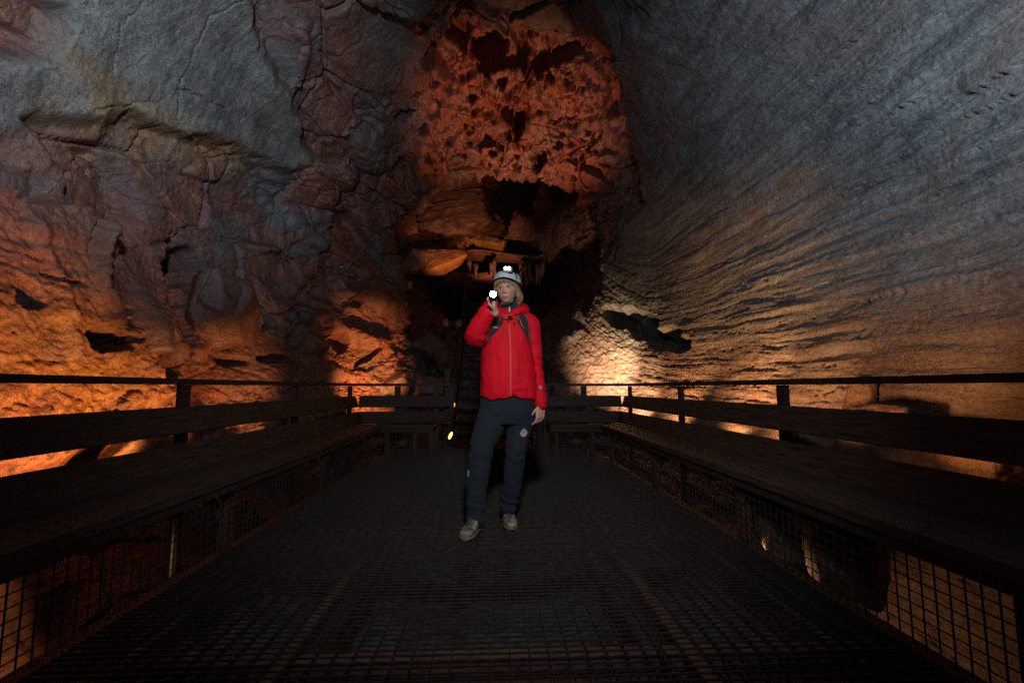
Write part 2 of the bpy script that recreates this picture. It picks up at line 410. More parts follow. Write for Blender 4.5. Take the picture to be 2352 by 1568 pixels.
a2 = np.clip(.16 + .45 * mask2 + .55 * rd + .5 * far_, 0, 1.1) * (1 - .75 * wm)
a3 = np.clip(.06 + .22 * mask2 + 1.0 * rd + .35 * far_, 0, 1.2) * (1 - .6 * wm)
d = blocky * ((1 - .55 * wm) * b1 + a2 * b2 + a3 * b3)
d += blocky * (.12 * crack1 * (.35 + .65 * sstep(-.2, .3, big[i])) + .06 * crack2 * (.1 + a2)) * (1 - .8 * wm)
d += rd * (.30 * hole2 + .14 * hole3)
d += w * (.016 * fbm(Pn[i] * 5, 4) + .012 * fbm(Pn[i] * 22, 4) + .010 * fbm(Pn[i] * 11 + 5, 4, ridged=True)) * (1 - .6 * sl)
d += .20 * rd
disp[i] += d
TINT = np.zeros(NV, np.float32); TINT[i] = (blocky * (.75 * (rn1 - .5) + .55 * (rn2 - .5) + .35 * (rn3 - .5)))

# --- the smooth slab that sags from the left shoulder
disp -= .24 * M_slab
i = np.where(M_slab > .01)[0]
disp[i] += M_slab[i] * (.05 * fbm(Pn[i] * 1.3 + 8, 3) + .012 * fbm(np.stack([ARC[i] * 3, Y[i] * 12, Y[i] * 0], 1), 3))
CRACKS = [([(144,5.6),(147.5,5.0),(151.5,5.15),(152,5.7),(149.5,6.2)], .012, .06), ([(127,4.9),(136,4.75),(142,4.9),(149,5.0)], .010, .04),
          ([(151,4.9),(155,4.6),(158,4.35)], .010, .05), ([(157,5.3),(158,5.9),(157,6.6),(156.5,7.0)], .014, .08), ([(140,4.2),(147,4.25),(152,4.4)], .008, .03),
          ([(162,4.6),(165,5.2),(164,5.7),(167,6.2)], .012, .06), ([(168,5.6),(166,6.3),(163,6.8)], .012, .05), ([(132,5.8),(139,5.75),(145,5.9)], .008, .025),
          ([(171,4.5),(176,4.4),(181,4.35),(186,4.5)], .02, .05), ([(177,5.1),(182,5.05),(187,5.0)], .01, .04),
          ([(52,7.0),(46,6.6),(40,6.9)], .012, .03), ([(14,3.0),(12,3.8),(15,4.5)], .012, .03)]
for pts, wd, dp in CRACKS:
    idx, dd = line_dist(pts); disp[idx] += dp * .7 * sstep(wd * 1.1, wd * .3, dd)

# --- warm lower left wall: grainy, pitted, ribs of flowstone; lumpy foot
i = np.where((M_warm > .01) & near)[0]
d = .030 * fbm(Pn[i] * np.array([6, 6, 9]), 6) + .026 * fbm(Pn[i] * 24, 4) + .03 * sstep(.55, .8, fbm(Pn[i] * 11 + 33, 3))
d += .05 * sstep(.42, .75, fbm(Pn[i] * np.array([4, 4, 5.5]) + 70, 3))
foot = sstep(194, 201, T[i]); lay = sstep(5.4, 7.0, Y[i])
d += foot * (.10 * fbm(Pn[i] * np.array([4.5, 4.5, 5.5]) + 11, 4, ridged=True) + .06 * fbm(Pn[i] * 15, 4))
d += foot * lay * .04 * fbm(np.stack([Pn[i, 0] * 1.5, Y[i] * 1.5, Pn[i, 2] * 22], 1), 4)
disp[i] += M_warm[i] * d
disp -= .30 * poly_mask([(176,1.5),(173.5,3.6),(172,4.45),(172.5,4.75),(178,4.95),(186,5.15),(196,5.2),(205,4.8),(207,1.5)], .06, (.18, 2.2))
for pts, wd, h in (([(169.5,4.75),(173,4.62),(177,4.5),(181,4.42),(186,4.55),(192,4.5)], .07, .13), ([(176,3.9),(183,4.1),(192,4.15)], .06, .06), ([(187,5.2),(195,5.35),(203,5.1)], .10, .12)):
    idx, dd = line_dist(pts, .6); disp[idx] -= h * np.exp(-(dd / wd) ** 2)
for pts, wd, h in (([(172,8.3),(178,8.5),(186,8.9),(196,9.3),(206,9.4)], .16, .16), ([(168,8.9),(172,9.3),(180,9.6)], .14, .14), ([(190,7.8),(197,8.3),(203,8.9)], .12, .12), ([(176,7.7),(184,7.9),(191,8.2)], .09, .09)):
    idx, dd = line_dist(pts, .6); disp[idx] -= h * np.exp(-(dd / wd) ** 2)
# pits: (deg, y, half size round the wall, half size along y, depth)
PITS = [(190,4.50,.14,.20,1.0),(189.3,4.76,.04,.10,.25),(184.8,4.75,.05,.09,.25),(186.5,4.78,.06,.08,.25),(185.3,3.80,.11,.10,.3),(182.2,4.15,.03,.22,.15),
        (190.5,5.30,.44,.26,1.1),(178.5,5.74,.72,.12,1.1),(173,5.95,.26,.28,.60),(190,7.2,.08,.30,.25),(190.5,6.5,.08,.28,.25),
        (87,7.55,.16,.10,.4),(83,7.45,.26,.09,.45),(79,7.35,.14,.13,.45),(82.1,8.85,.09,.16,.4),(72.7,9.4,.12,.22,.5),(80,9.7,.12,.13,.4),(95,8.2,.1,.12,.35),(70,8.4,.1,.2,.35),(62,8.6,.08,.2,.3),(112,8.0,.2,.13,.35),(90,9.3,.1,.1,.3),
        (-2,9.3,.28,.35,.7),(0,8.6,.36,.40,.8),(-4,7.9,.28,.40,.65),(-6.5,7.45,.14,.25,.45),(2.5,8.9,.2,.3,.5),
        (196,8.9,.10,.25,.35),(186,8.5,.25,.14,.35),(180,8.3,.35,.12,.3),(172,8.9,.12,.12,.25)]
for a, y0, ra, ry, dp in PITS:
    idx = np.where((np.abs(ARC - a * .07) < ra * 2.2) & (np.abs(Y - y0) < ry * 2.2))[0]
    wx = .10 * fbm(Pn[idx] * 4 + a, 4); wy = .10 * fbm(Pn[idx] * 4 + a + 30, 4)
    rr = np.sqrt(((ARC[idx] - a * .07 + wx) / ra) ** 2 + ((Y[idx] - y0 + wy) / ry) ** 2)
    disp[idx] += dp * sstep(1.15, .78, rr)

# --- cave floor: lumps; far chamber: strata and rubble
i = np.where(M_floor > .01)[0]
disp[i] += M_floor[i] * (.16 * fbm(Pn[i] * 1.6 + 2, 4, ridged=True) + .05 * fbm(Pn[i] * 9, 4))
i = np.where(M_far > .01)[0]
disp[i] += M_far[i] * (.10 * fbm(np.stack([Pn[i, 0], Y[i], Pn[i, 2] * 5], 1) * 1.2, 4, ridged=True) + .05 * fbm(np.stack([Pn[i, 0] * 2, Y[i] * 2, Pn[i, 2] * 16], 1), 4))

disp = np.where(Y < .3, disp * .6, disp)
PW = Pn + Nn * disp[:, None]
# keep the tube clear of the platform
inb = (np.abs(PW[:, 0]) < 1.7) & (PW[:, 1] < 7.3) & (PW[:, 2] > -.62) & (T < -20) | (np.abs(PW[:, 0]) < 1.7) & (PW[:, 1] < 7.3) & (PW[:, 2] > -.62) & (T > 200)
PW[inb, 2] = -.62 + .05 * fbm(PW[inb] * 5, 2)

# --- kinds of rock
red = np.clip(M_red * (.72 + .5 * fbm(Pn * 1.2 + 90, 3) + .7 * TINT), 0, 1)
leftred = M_left * (1 - M_slab) * np.clip(.62 + .8 * fbm(Pn * .8 + 44, 4) + 1.1 * TINT, 0, 1)
red = np.maximum(red, leftred * .9); red = np.maximum(red, M_warm * np.clip(.72 + .6 * fbm(Pn * 1.6 + 12, 3), 0, 1))
red = np.maximum(red, M_far * .6)
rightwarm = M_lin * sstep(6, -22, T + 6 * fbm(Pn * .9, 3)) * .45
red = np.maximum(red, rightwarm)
under = poly_mask([(152,4.0),(161,4.0),(162,4.6),(157,5.2),(153,6.2),(149,6.6),(148,6.0),(151,5.0)], .25, (.3, 1.5))
ochre = np.clip(under * .75 * (.6 + .8 * fbm(Pn * 2 + 5, 3)), 0, 1)
mo = poly_mask([(172,4.55),(176,4.4),(186,4.4),(196,5.4),(200,5.3),(205,4.8),(204,3.6),(192,3.6),(183,4.3)], .25, (.35, 2))
ochre = np.maximum(ochre, mo * np.clip(.35 + 1.5 * fbm(Pn * 3 + 60, 4), 0, 1))
ochre = np.maximum(ochre, M_lin * .8 * sstep(.34, .6, fbm(np.stack([ARC * 1.1, Y * .5, Y * 0], 1) + 3, 4)))
ochre = np.maximum(ochre, .5 * M_red * sstep(.2, .5, fbm(Pn * .9 + 25, 3)))
PALE = M_slab * (.72 + .9 * fbm(Pn * 1.0 + 14, 4))
KIND = np.stack([red, ochre, M_lin, np.clip(PALE, 0, 1)], 1); FLOW = np.stack([ARC, Y, Y * 0], 1)

def tube_piece(name, c0, c1):
    """columns c0..c1 of the tube as an object of its own"""
    cols = np.arange(c0, c1 + 1); idx = (np.arange(NY)[:, None] * NTH + (cols % NTH)[None]).ravel(); w = len(cols)
    g = np.arange(NY * w).reshape(NY, w)
    q = np.stack([g[:-1, :-1], g[1:, :-1], g[1:, 1:], g[:-1, 1:]], -1).reshape(-1, 4)
    fl = FLOW[idx].copy()
    return tag(np_mesh(name, PW[idx], q, ROCK, KIND[idx], fl), kind='structure')
_col = lambda deg: int(round((deg + 90) / 360 * NTH))
tube_piece('wall_right', _col(-50), _col(70)); tube_piece('ceiling', _col(70), _col(118))
tube_piece('wall_left', _col(118), _col(228)); tube_piece('cave_floor', _col(228), _col(310))
# the two ends of the tube, out of sight, closed with rock
for nm, row in (('back_wall', 0), ('passage_end', NY - 1)):
    ring = PW[row * NTH:(row + 1) * NTH:10]; c = ring.mean(0) + np.array([0, -.6 if row == 0 else .6, 0])
    rings = [c + (ring - c) * s + np.array([0, (1 - s) * (-.5 if row == 0 else .5), 0]) for s in (1, .8, .6, .4, .2)]
    co = np.concatenate(rings + [c[None] + np.array([[0, -.5 if row == 0 else .5, 0]])]); n = len(ring)
    fs = [(a*n+k, a*n+(k+1)%n, (a+1)*n+(k+1)%n, (a+1)*n+k) for a in range(4) for k in range(n)] + [(4*n+k, 4*n+(k+1)%n, 5*n) for k in range(n)]
    o = mesh_obj(nm, co, fs, ROCK, smooth=True); tag(o, kind='structure')
    set_rock_attrs(o.data, np.tile([.3, 0, 0, 0], (len(co), 1)), np.zeros((len(co), 3)))
WALL_BVH = None
# ------------------------------------------------------------------ steel walkway, benches, railings, stairs
STEEL = simple_mat('galvanised_steel', (.042, .036, .034), .45, .4, .35, 25, .2, 120)
RUST = simple_mat('rusty_steel', (.085, .036, .024), .7, .1, .5, 18, .5, 70)
DARKST = simple_mat('dark_painted_steel', (.030, .027, .026), .55, .2, .4, 22, .3, 90)
WOOD = simple_mat('dark_stained_wood', (.046, .031, .022), .5, 0, .75, 9, .6, 34, (9, .6, 9))
WOODX = simple_mat('dark_stained_wood_across', (.046, .031, .022), .5, 0, .75, 9, .6, 34, (.6, 9, 9))

Y0, Y1, HW = -1.6, 6.5, 1.55             # the deck
def grating(x0, x1, y0, y1, zt):
    mb = MB(); rnd = random.Random(4)
    y = y0
    while y <= y1:                       # serrated bars across
        n = int((x1 - x0) / .036); vs, fs = [], []
        for k in range(n + 1):
            x = x0 + (x1 - x0) * k / n; z = zt - (.0026 if k % 2 else 0); wob = (.0004) * math.sin(k * 2.1 + y * 50)
            vs += [(x, y - .002 + wob, z), (x, y + .002 + wob, z), (x, y + .002, zt - .009), (x, y - .002, zt - .009)]
        for k in range(n):
            a = 4 * k
            fs += [(a, a+1, a+5, a+4), (a+1, a+2, a+6, a+5), (a+3, a, a+4, a+7)]
        mb.add(vs, fs); y += .036
    x = x0
    while x <= x1 + 1e-6:                # plain bars along
        mb.box((x - .0016, y0, zt - .030), (x + .0016, y1, zt - .007)); x += .0705
    for xs in (x0, x0 + (x1 - x0) * .27, x0 + (x1 - x0) * .7, x1):   # panel frames
        mb.box((xs - .003, y0, zt - .031), (xs + .003, y1, zt - .0045))
    for ys in (y0 + .9, y0 + 3.1, y0 + 5.3): mb.box((x0, ys - .0035, zt - .0305), (x1, ys + .0035, zt - .004))
    return mb
deck = grating(-HW, HW, Y0, Y1 + .75, 0.0).build('walkway', STEEL); tag(deck, kind='structure')
mb = MB()
for s in (-1, 1):
    mb.box((s * 1.60 - .03, Y0, -.18), (s * 1.60 + .03, Y1, -.012)); mb.box((s * .75 - .03, Y0, -.2), (s * .75 + .03, 7.25, -.034))
for y in (-1.4, .2, 1.8, 3.4, 5.0, 6.6): mb.box((-1.57, y - .03, -.2), (1.57, y + .03, -.036))
o = mb.build('walkway_beams', RUST); o.parent = deck

def board(mb, p, q, w, t, out, tilt):
    """plank from p to q, its broad face turned to the walkway and leaned back by tilt"""
    up = Vector((0, 0, 1)) + Vector(out) * tilt
    mb.beam(p, q, t, w, up)

RAILY = [-.35, 1.45, 3.25, 5.05, 6.95]
def railing(name, label, side=None, xs=None):
    root = empty(name, (side * 2.1, 1.45, 0) if side else ((xs[0] + xs[-1]) / 2, 7.05, 0)); tag(root, label, 'railing', 'railings round the walkway')
    loc = root.location
    def put(mb, nm, m):
        mb.v = [v - loc for v in mb.v]; return mb.build(nm, m, root)
    if side:
        e = 7.05
        put(MB().box((side*2.1 - .025, Y0, .968), (side*2.1 + .025, e + .026, 1.008)), 'top_rail', DARKST)
        for y in RAILY:
            post = put(MB().box((side*2.12 - .02, y - .045, -.5), (side*2.12 + .02, y + .045, .966)), 'post', DARKST)
            for z in (.70, .78): put(MB().tube([(side*2.02, y, z), (side*2.105, y, z)], .012, 6), 'bolt', STEEL)
        for z, x, w in ((.738, 2.015, .172), (.503, 1.950, .18)):
            b = MB(); board(b, (side * x, Y0, z), (side * x, 6.92, z), w, .032, (side, 0, 0), .32 if z > .6 else .5); put(b, 'board', WOOD)
    else:
        put(MB().box((xs[0] + (0.0261 if xs[0] < -1 else 0), 7.03, .968), (xs[-1] - (0.0261 if xs[-1] > 1 else 0), 7.08, 1.008)), 'top_rail', DARKST)
        for x in xs:
            if abs(x) > 2: continue
            put(MB().box((x - .042, 7.06, -.4), (x + .042, 7.10, .966)), 'post', DARKST)
        for z, y, w in ((.738, 6.985, .172), (.503, 6.920, .18)):
            b = MB(); board(b, (xs[0] + (.11 if xs[0] < -1 else 0), y, z), (xs[-1] - (.11 if xs[-1] > 1 else 0), y, z), w, .032, (0, 1, 0), .32 if z > .6 else .5); put(b, 'board', WOODX)
    return root
railing('railing', 'dark steel railing with two boards along the left edge of the walkway', -1)
railing('railing', 'dark steel railing with two boards along the right edge of the walkway', 1)
railing('railing', 'short railing across the far end of the walkway left of the stairs', None, [-2.1, -1.44, -.85, -.62])
railing('railing', 'short railing across the far end of the walkway right of the stairs', None, [.84, 1.43, 2.1])

def wire_panel(mb, p, q, z0, z1, n):
    p, q = Vector(p), Vector(q)
    for k in range(n + 1):
        c = p.lerp(q, k / n); mb.box((c.x - .0022, c.y - .0022, z0), (c.x + .0022, c.y + .0022, z1))
    d = (q - p).normalized(); nrm = Vector((d.y, -d.x, 0)) * .0044
    for j in range(8):
        z = z0 + (z1 - z0) * (j + .3) / 7.6
        mb.beam(p + nrm + Vector((0, 0, z)), q + nrm + Vector((0, 0, z)), .004, .004)

LEGY = [-.3, 1.35, 2.92, 4.5, 6.1]
def bench(label, side=None, xs=None):
    root = empty('bench', (side * 1.68, 2.5, 0) if side else ((xs[0] + xs[1]) / 2, 6.7, 0)); tag(root, label, 'bench', 'benches round the walkway')
    loc = root.location
    def put(mb, nm, m):
        mb.v = [v - loc for v in mb.v]; return mb.build(nm, m, root)
    if side:
        for x0, x1, dz in ((1.495, 1.655, 0), (1.662, 1.885, .001)):
            a, b = sorted((side * x0, side * x1)); put(MB().box((a, Y0, .398 + dz), (b, 6.30 if x0 < 1.6 else 6.5, .44 + dz)), 'seat', WOOD)
        a, b = sorted((side * 1.515, side * 1.535)); put(MB().box((a, Y0, .345), (b, 6.28, .3975)), 'seat_frame', DARKST)
        for y in LEGY:
            put(MB().box((side*1.60 - .022, y - .03, -.01), (side*1.60 + .022, y + .03, .397)), 'leg', RUST)
            put(MB().beam((side * 1.615, y + .004, .17), (side * 1.84, y + .004, .385), .045, .05, (0, 1, 0)), 'brace', RUST)
        pm = MB(); wire_panel(pm, (side * 1.553, Y0, 0), (side * 1.553, 6.28, 0), .015, .345, 150); put(pm, 'mesh_panel', DARKST)
    else:
        put(MB().box((xs[0], 6.302, .398), (xs[1], 6.46, .4395)), 'seat', WOODX)
        put(MB().box((xs[0] + (.36 if xs[0] < -1 else 0), 6.467, .398), (xs[1] - (.36 if xs[1] > 1 else 0), 6.86, .4395)), 'seat', WOODX)
        a, b = (-1.55, xs[1]) if xs[0] < -1 else (xs[0], 1.55)
        put(MB().box((a, 6.33, .345), (b, 6.35, .3975)), 'seat_frame', DARKST)
        for x in ((-1.42, -1.05, -.84) if xs[0] < 0 else (.9, 1.4)):
            put(MB().box((x - .025, 6.36, -.01), (x + .025, 6.40, .397)), 'leg', RUST)
        pm = MB(); wire_panel(pm, (a, 6.34, 0), (b, 6.34, 0), .015, .345, 15); put(pm, 'mesh_panel', DARKST)
    return root
bench('long dark wooden bench with a mesh front along the left side', -1)
bench('long dark wooden bench with a mesh front along the right side', 1)
bench('short dark bench across the far end left of the stairs', None, [-1.494, -.80])
bench('short dark bench across the far end right of the stairs', None, [.80, 1.494])

TREAD = simple_mat('worn_tread_steel', (.022, .022, .023), .6, .3, .4, 25, .2, 120)
# stairs up into the dark passage
st = empty('staircase', (0, 7.3, 0)); tag(st, 'dark steel staircase rising behind the person into the passage', 'stairs')
NS, RUN, RISE = 17, .262, .182
for k in range(NS):
    y, z = RUN * k, RISE * (k + 1)
    m = MB().box((-.60, y, z - .004), (.62, y + .235, z)); m.box((-.60, y, z - .045), (.62, y + .005, z + .002)); m.box((-.60, y + .23, z - .04), (.62, y + .2349, z - .0045))
    m.build('tread', TREAD, st)
for x in (-.625, .645):
    MB().beam((x, -.05, .06), (x, RUN * NS, RISE * NS + .06), .012, .24).build('stringer', DARKST, st)
    hr = MB().tube([(x, -.02, .98), (x, 0, 1.0), (x, RUN * NS, RISE * NS + 1.0), (x, RUN * NS + 1.6, RISE * NS + 1.0)], .021, 8)
    hr.build('handrail', DARKST, st, True)
    for k in (0, 5, 10, 16):
        MB().tube([(x, RUN * k + .1, RISE * k + .05), (x, RUN * k + .1, RISE * k + 1.06)], .019, 8).build('post', DARKST, st, True)
MB().box((-.6, RUN * NS, RISE * NS - .03), (.62, RUN * NS + 1.7, RISE * NS)).build('landing', STEEL, st)

# gate posts at the foot of the stairs
for x, lab in ((-.70, 'upright post at the foot of the stairs beside the small lit lamp'), (.74, 'upright post at the foot of the stairs behind the person')):
    r = empty('gate_post', (x, 7.2, 0)); tag(r, lab, 'post')
    MB().box((-.035, -.035, -.3), (.035, .035, 1.22)).build('post', DARKST, r)
    MB().box((-.042, -.042, 1.22), (.042, .042, 1.235)).build('cap', DARKST, r)
# ------------------------------------------------------------------ floodlights
def glow_mat(name, col, power):
    m, nt, b = new_mat(name)
    b.inputs['Base Color'].default_value = (*col, 1); b.inputs['Emission Color'].default_value = (*col, 1); b.inputs['Emission Strength'].default_value = power
    return m
GLOW = glow_mat('lit_lamp_glass', (1, .42, .09), 4.5); GLOW2 = glow_mat('dim_lamp_glass', (1, .36, .06), 1.6)
def floodlight(loc, target, label, glass, size=.11):
    root = empty('floodlight', loc); tag(root, label, 'lamp', 'floodlights on the cave floor')
    d = (Vector(target) - Vector(loc)).normalized()
    Mx = d.to_track_quat('Z', 'Y').to_matrix().to_4x4(); s = size
    h = MB().lathe([(s*.35, -s*1.1), (s*.55, -s*1.0), (s*.8, -s*.3), (s, 0), (s*1.05, .012), (s*.9, .012), (s*.88, 0)], 20, Mx); h.build('housing', DARKST, root, False)
    MB().lathe([(s*.9, -.004), (s*.6, .004), (.001, .007)], 20, Mx).build('lens', glass, root, True)
    side = d.cross(Vector((0, 0, 1))).normalized()
    b = MB()
    for q in (-1, 1): b.beam(side * q * s * 1.08 - Vector((0, 0, s * .2)), side * q * s * 1.08 - Vector((0, 0, s * 1.7)), .006, .03, d)
    b.beam(side * s * -1.1 - Vector((0, 0, s*1.7)), side * s * 1.1 - Vector((0, 0, s*1.7)), .03, .006)
    b.build('bracket', DARKST, root)
    return root
floodlight(at(1035, 1000, 6.98), (-1.9, 6.2, .9), 'brightly lit orange floodlight low beside the stairs', GLOW, .075)
floodlight(at(1041, 930, 7.1), (-1.3, 6.2, .95), 'small orange lamp glowing above the bright floodlight by the stairs', GLOW2, .055)

# ------------------------------------------------------------------ rocks one could lift out
_ico = {}
def ico(sub):
    if sub not in _ico:
        bm = bmesh.new(); bmesh.ops.create_icosphere(bm, subdivisions=sub, radius=1)
        _ico[sub] = (np.array([v.co[:] for v in bm.verts], np.float32), [[v.index for v in f.verts] for f in bm.faces]); bm.free()
    return _ico[sub]
def rock(name, loc, dim, label, rz=0.0, tilt=(0, 0), seed=0, kind=(.6, 0, 0), block=3.2, sub=5, group=None, facet=.16, strata=0, cat='rock'):
    d, fs = ico(sub)
    rs = np.random.RandomState(seed + 100); npl = int(11 + 3 * (block > 3)); nn = rs.normal(size=(npl, 3)); nn /= np.linalg.norm(nn, axis=1)[:, None]
    nn = np.concatenate([nn, np.eye(3) * 1.0, -np.eye(3)]) + rs.normal(size=(npl + 6, 3)) * .10; nn /= np.linalg.norm(nn, axis=1)[:, None]
    hh = np.concatenate([rs.uniform(.80, 1.08, npl), rs.uniform(.86, 1.0, 6)])
    t = np.clip(d @ nn.T, .02, None) / hh; r_ = 1 / (np.sum(t ** 34, 1) ** (1 / 34))
    p = d * r_[:, None]
    size = np.array(dim) / 2
    q = p * size + seed * 3.7
    sc = 1.6 / max(dim)
    f1, f2, tl, rn = worley(q * sc * 1.8 + 5); h = facet * .5 * tl - facet * .12 * sstep(.06, 0, f2 - f1)
    h += .07 * fbm(q * sc * 1.6, 3) + .042 * fbm(q * sc * 6, 5) + .016 * fbm(q * sc * 24, 3)
    if strata: h += strata * fbm(np.stack([q[:, 0] * sc, q[:, 1] * sc, q[:, 2] * 26], 1), 3)
    co = p * size * (1 + h[:, None])
    o = mesh_obj(name, co, fs, ROCK, smooth=True)
    o.location = loc; o.rotation_euler = (R(tilt[0]), R(tilt[1]), R(rz))
    k = np.clip(np.array(kind)[None] * (1 + .8 * fbm(q * sc * 1.5, 3))[:, None], 0, 1)
    set_rock_attrs(o.data, k, np.stack([q[:, 2], q[:, 1], q[:, 0]], 1))
    tag(o, label, cat, group); return o
def P(px, py, Y): return at(px, py, Y)
rock('boulder', P(556, 718, 6.5) + Vector((-.22, 0, 0)), (.75, 1.75, 1.05), 'large flat-faced reddish boulder set in the left wall', 14, (0, 8), 2, (.62, 0, 0), 3.4, 6)
rock('boulder', P(352, 770, 5.0) + Vector((-.12, 0, 0)), (.6, .62, .52), 'dark rounded boulder over a hollow in the orange left wall', 10, (0, 0), 5, (.3, 0, 0), 2.6, 5)
rock('rock_slab', P(1052, 448, 10.9) + Vector((0, .55, 0)), (2.5, 1.1, 1.8), 'broad brown slab hanging above the orange ledge in the passage', 4, (0, -9), 27, (.75, .12, 0), 4, 6, facet=.34, strata=.07)
rock('rock_ledge', P(985, 590, 12.6) + Vector((0, .35, 0)), (1.75, 1.0, .85), 'bulging red ledge glowing orange under the brown slab', 0, (0, -6), 17, (.9, .35, 0), 2.6, 6)
rock('rock_ledge', P(1118, 548, 13.2) + Vector((0, .3, 0)), (1.2, .8, .30), 'thin orange ledge right of the bulging red one', 0, (0, 12), 19, (.6, .8, 0), 2.6, 6, strata=.08)
rock('rock_ledge', P(1160, 585, 13.6) + Vector((0, .3, 0)), (2.6, .8, .22), 'upper of the layered red ledges behind the helmet', 0, (0, 5), 21, (.8, .1, 0), 2.6, 6, strata=.10)
rock('rock_ledge', P(1155, 632, 13.6) + Vector((0, .3, 0)), (2.4, .7, .26), 'lower layered red ledge with drips behind the helmet', 0, (0, 2), 23, (.8, .1, 0), 2.6, 6, strata=.10)
rnd = random.Random(3)
for k, px in enumerate((1078, 1092, 1128, 1136, 1196, 1208, 1216, 1232, 1240, 1246)):
    top = P(px, 600 + rnd.uniform(-6, 10), 13.4); ln = rnd.uniform(.35, .75)
    mb = MB().tube([top + Vector((rnd.uniform(-.02, .02), 0, -ln * t)) for t in (0, .2, .45, .7, 1)], [.09, .07, .055, .05, .03], 9)
    mb.v = [v - top for v in mb.v]
    o = mb.build('stalactite', ROCK, None, True); o.location = top
    tag(o, 'small reddish stalactite under the layered ledges behind the helmet', 'stalactite', 'stalactites under the far ledges')
    set_rock_attrs(o.data, np.tile([.6, .1, 0], (len(o.data.vertices), 1)), np.zeros((len(o.data.vertices), 3)))
for (px, py, y, dim, lab, sd, kd, rz) in (
    (1893, 1025, 3.75, (.42, .40, .42), 'dark gap-toothed rock between the two pale blocks under the right railing', 31, (.4, 0, 0), 20),
    (1843, 1018, 3.95, (.26, .30, .5), 'pale lit block left of the dark rock under the right railing', 33, (.5, .2, 0), 40),
    (1995, 1020, 3.45, (.45, .40, .62), 'large pale flat-faced block right of the dark rock under the right railing', 35, (.55, .05, 0), 10),
    (1972, 955, 3.9, (.20, .26, .66), 'brown upright angular stone showing just under the right top rail', 37, (.6, .1, 0), 30),
    (2150, 1040, 2.95, (.5, .9, .4), 'long mossy rock at the foot of the right wall', 39, (.35, .4, 0), 0),
    (310, 1040, 4.1, (.40, .5, .42), 'yellow lit rock seen in the gap between the left boards', 41, (.6, .6, 0), 15),
    (475, 1205, 3.7, (.40, .45, .34), 'orange rock lit behind the left bench mesh', 45, (.7, .3, 0), 15),
    (1790, 1190, 2.95, (.30, .36, .55), 'pale upright rock lit behind the right bench mesh', 47, (.55, .2, 0), 15),
    (1935, 1270, 2.5, (.30, .4, .5), 'pale tall rock behind the right bench mesh nearer the camera', 49, (.5, .1, 0), 25)):
    c = P(px, py, y); rock('rock', c, dim, lab, rz, (rnd.uniform(-8, 8), rnd.uniform(-8, 8)), sd, kd, 3.6, 5)
for k, (px, py, y, s) in enumerate(((1000, 900, 8.6, .8), (985, 800, 10.4, .8), (1025, 830, 10.2, .7), (1290, 900, 8.9, .6))):
    rock('rubble_rock', P(px, py, y), (s, s * .8, s * .75), 'dark rubble rock heaped beside the stairs', rnd.uniform(0, 180), (rnd.uniform(-20, 20), rnd.uniform(-20, 20)), 60 + k, (.4, .1, 0), 3, 4, 'rubble beside the stairs')
for px, py, y, s, lab in ((1053, 743, 8.6, .13, 'small pale pointed stone left of the red sleeve'), (1022, 742, 8.7, .12, 'small dull stone beside the pale pointed one'), (941, 655, 10.6, .16, 'small orange stone high in the dark left of the torch')):
    rock('stone', P(px, py, y), (s, s * .6, s * 1.3), lab, 20, (0, 0), int(px), (.6, .6, 0), 2.4, 4)
# ------------------------------------------------------------------ the caver
PY = 3.2
ORG = Vector((.12, PY, 0))
def A(zx, zy, Y=PY): return at(1010.6 + zx * .2343, 581.9 + zy * .2343, Y)      # upper-body measurements
def B(zx, zy, Y=PY): return at(1010.6 + zx * .2539, 888.1 + zy * .2539, Y)      # legs
UX = (A(1000, 700) - A(0, 700)).length / 1000
UB = (B(1000, 700) - B(0, 700)).length / 1000

def loft(mb, secs, n=28, caps=True):
    """secs: (centre, axis u, axis v, half u, half v, squareness)"""
    vs, fs = [], []
    for c, u, v, a, b, e in secs:
        for k in range(n):
            t = 2 * math.pi * k / n; ct, st_ = math.cos(t), math.sin(t)
            vs.append(Vector(c) + Vector(u) * (a * math.copysign(abs(ct) ** e, ct)) + Vector(v) * (b * math.copysign(abs(st_) ** e, st_)))
    m = len(secs)
    for i in range(m - 1):
        for k in range(n): fs.append((i*n+k, i*n+(k+1)%n, (i+1)*n+(k+1)%n, (i+1)*n+k))
    if caps: fs += [tuple(range(n))[::-1], tuple(range((m-1)*n, m*n))]
    return mb.add(vs, fs)
XU, YU, ZU = Vector((1, 0, 0)), Vector((0, 1, 0)), Vector((0, 0, 1))

def ball(mb, c, r, sub=3, sc=(1, 1, 1)):
    d, fs = ico(sub); return mb.add([Vector(c) + Vector((p[0]*r*sc[0], p[1]*r*sc[1], p[2]*r*sc[2])) for p in d], fs)
def limb(mb, pts, rad, n=14):
    mb.tube(pts, rad, n)
    for p, r in zip(pts, rad): ball(mb, p, r * .985, 2)
def spline(pts, k=6):
    """Catmull-Rom through (vector, radius) pairs"""
    P_ = [Vector((*p, r)) for p, r in pts]; out = []
    for i in range(len(P_) - 1):
        a, b, c, d = P_[max(i-1, 0)], P_[i], P_[i+1], P_[min(i+2, len(P_)-1)]
        for j in range(k):
            t = j / k; out.append(.5 * ((2*b) + (c-a)*t + (2*a-5*b+4*c-d)*t*t + (3*b-a-3*c+d)*t**3))
    out.append(P_[-1])
    return [Vector(q[:3]) for q in out], [q[3] for q in out]

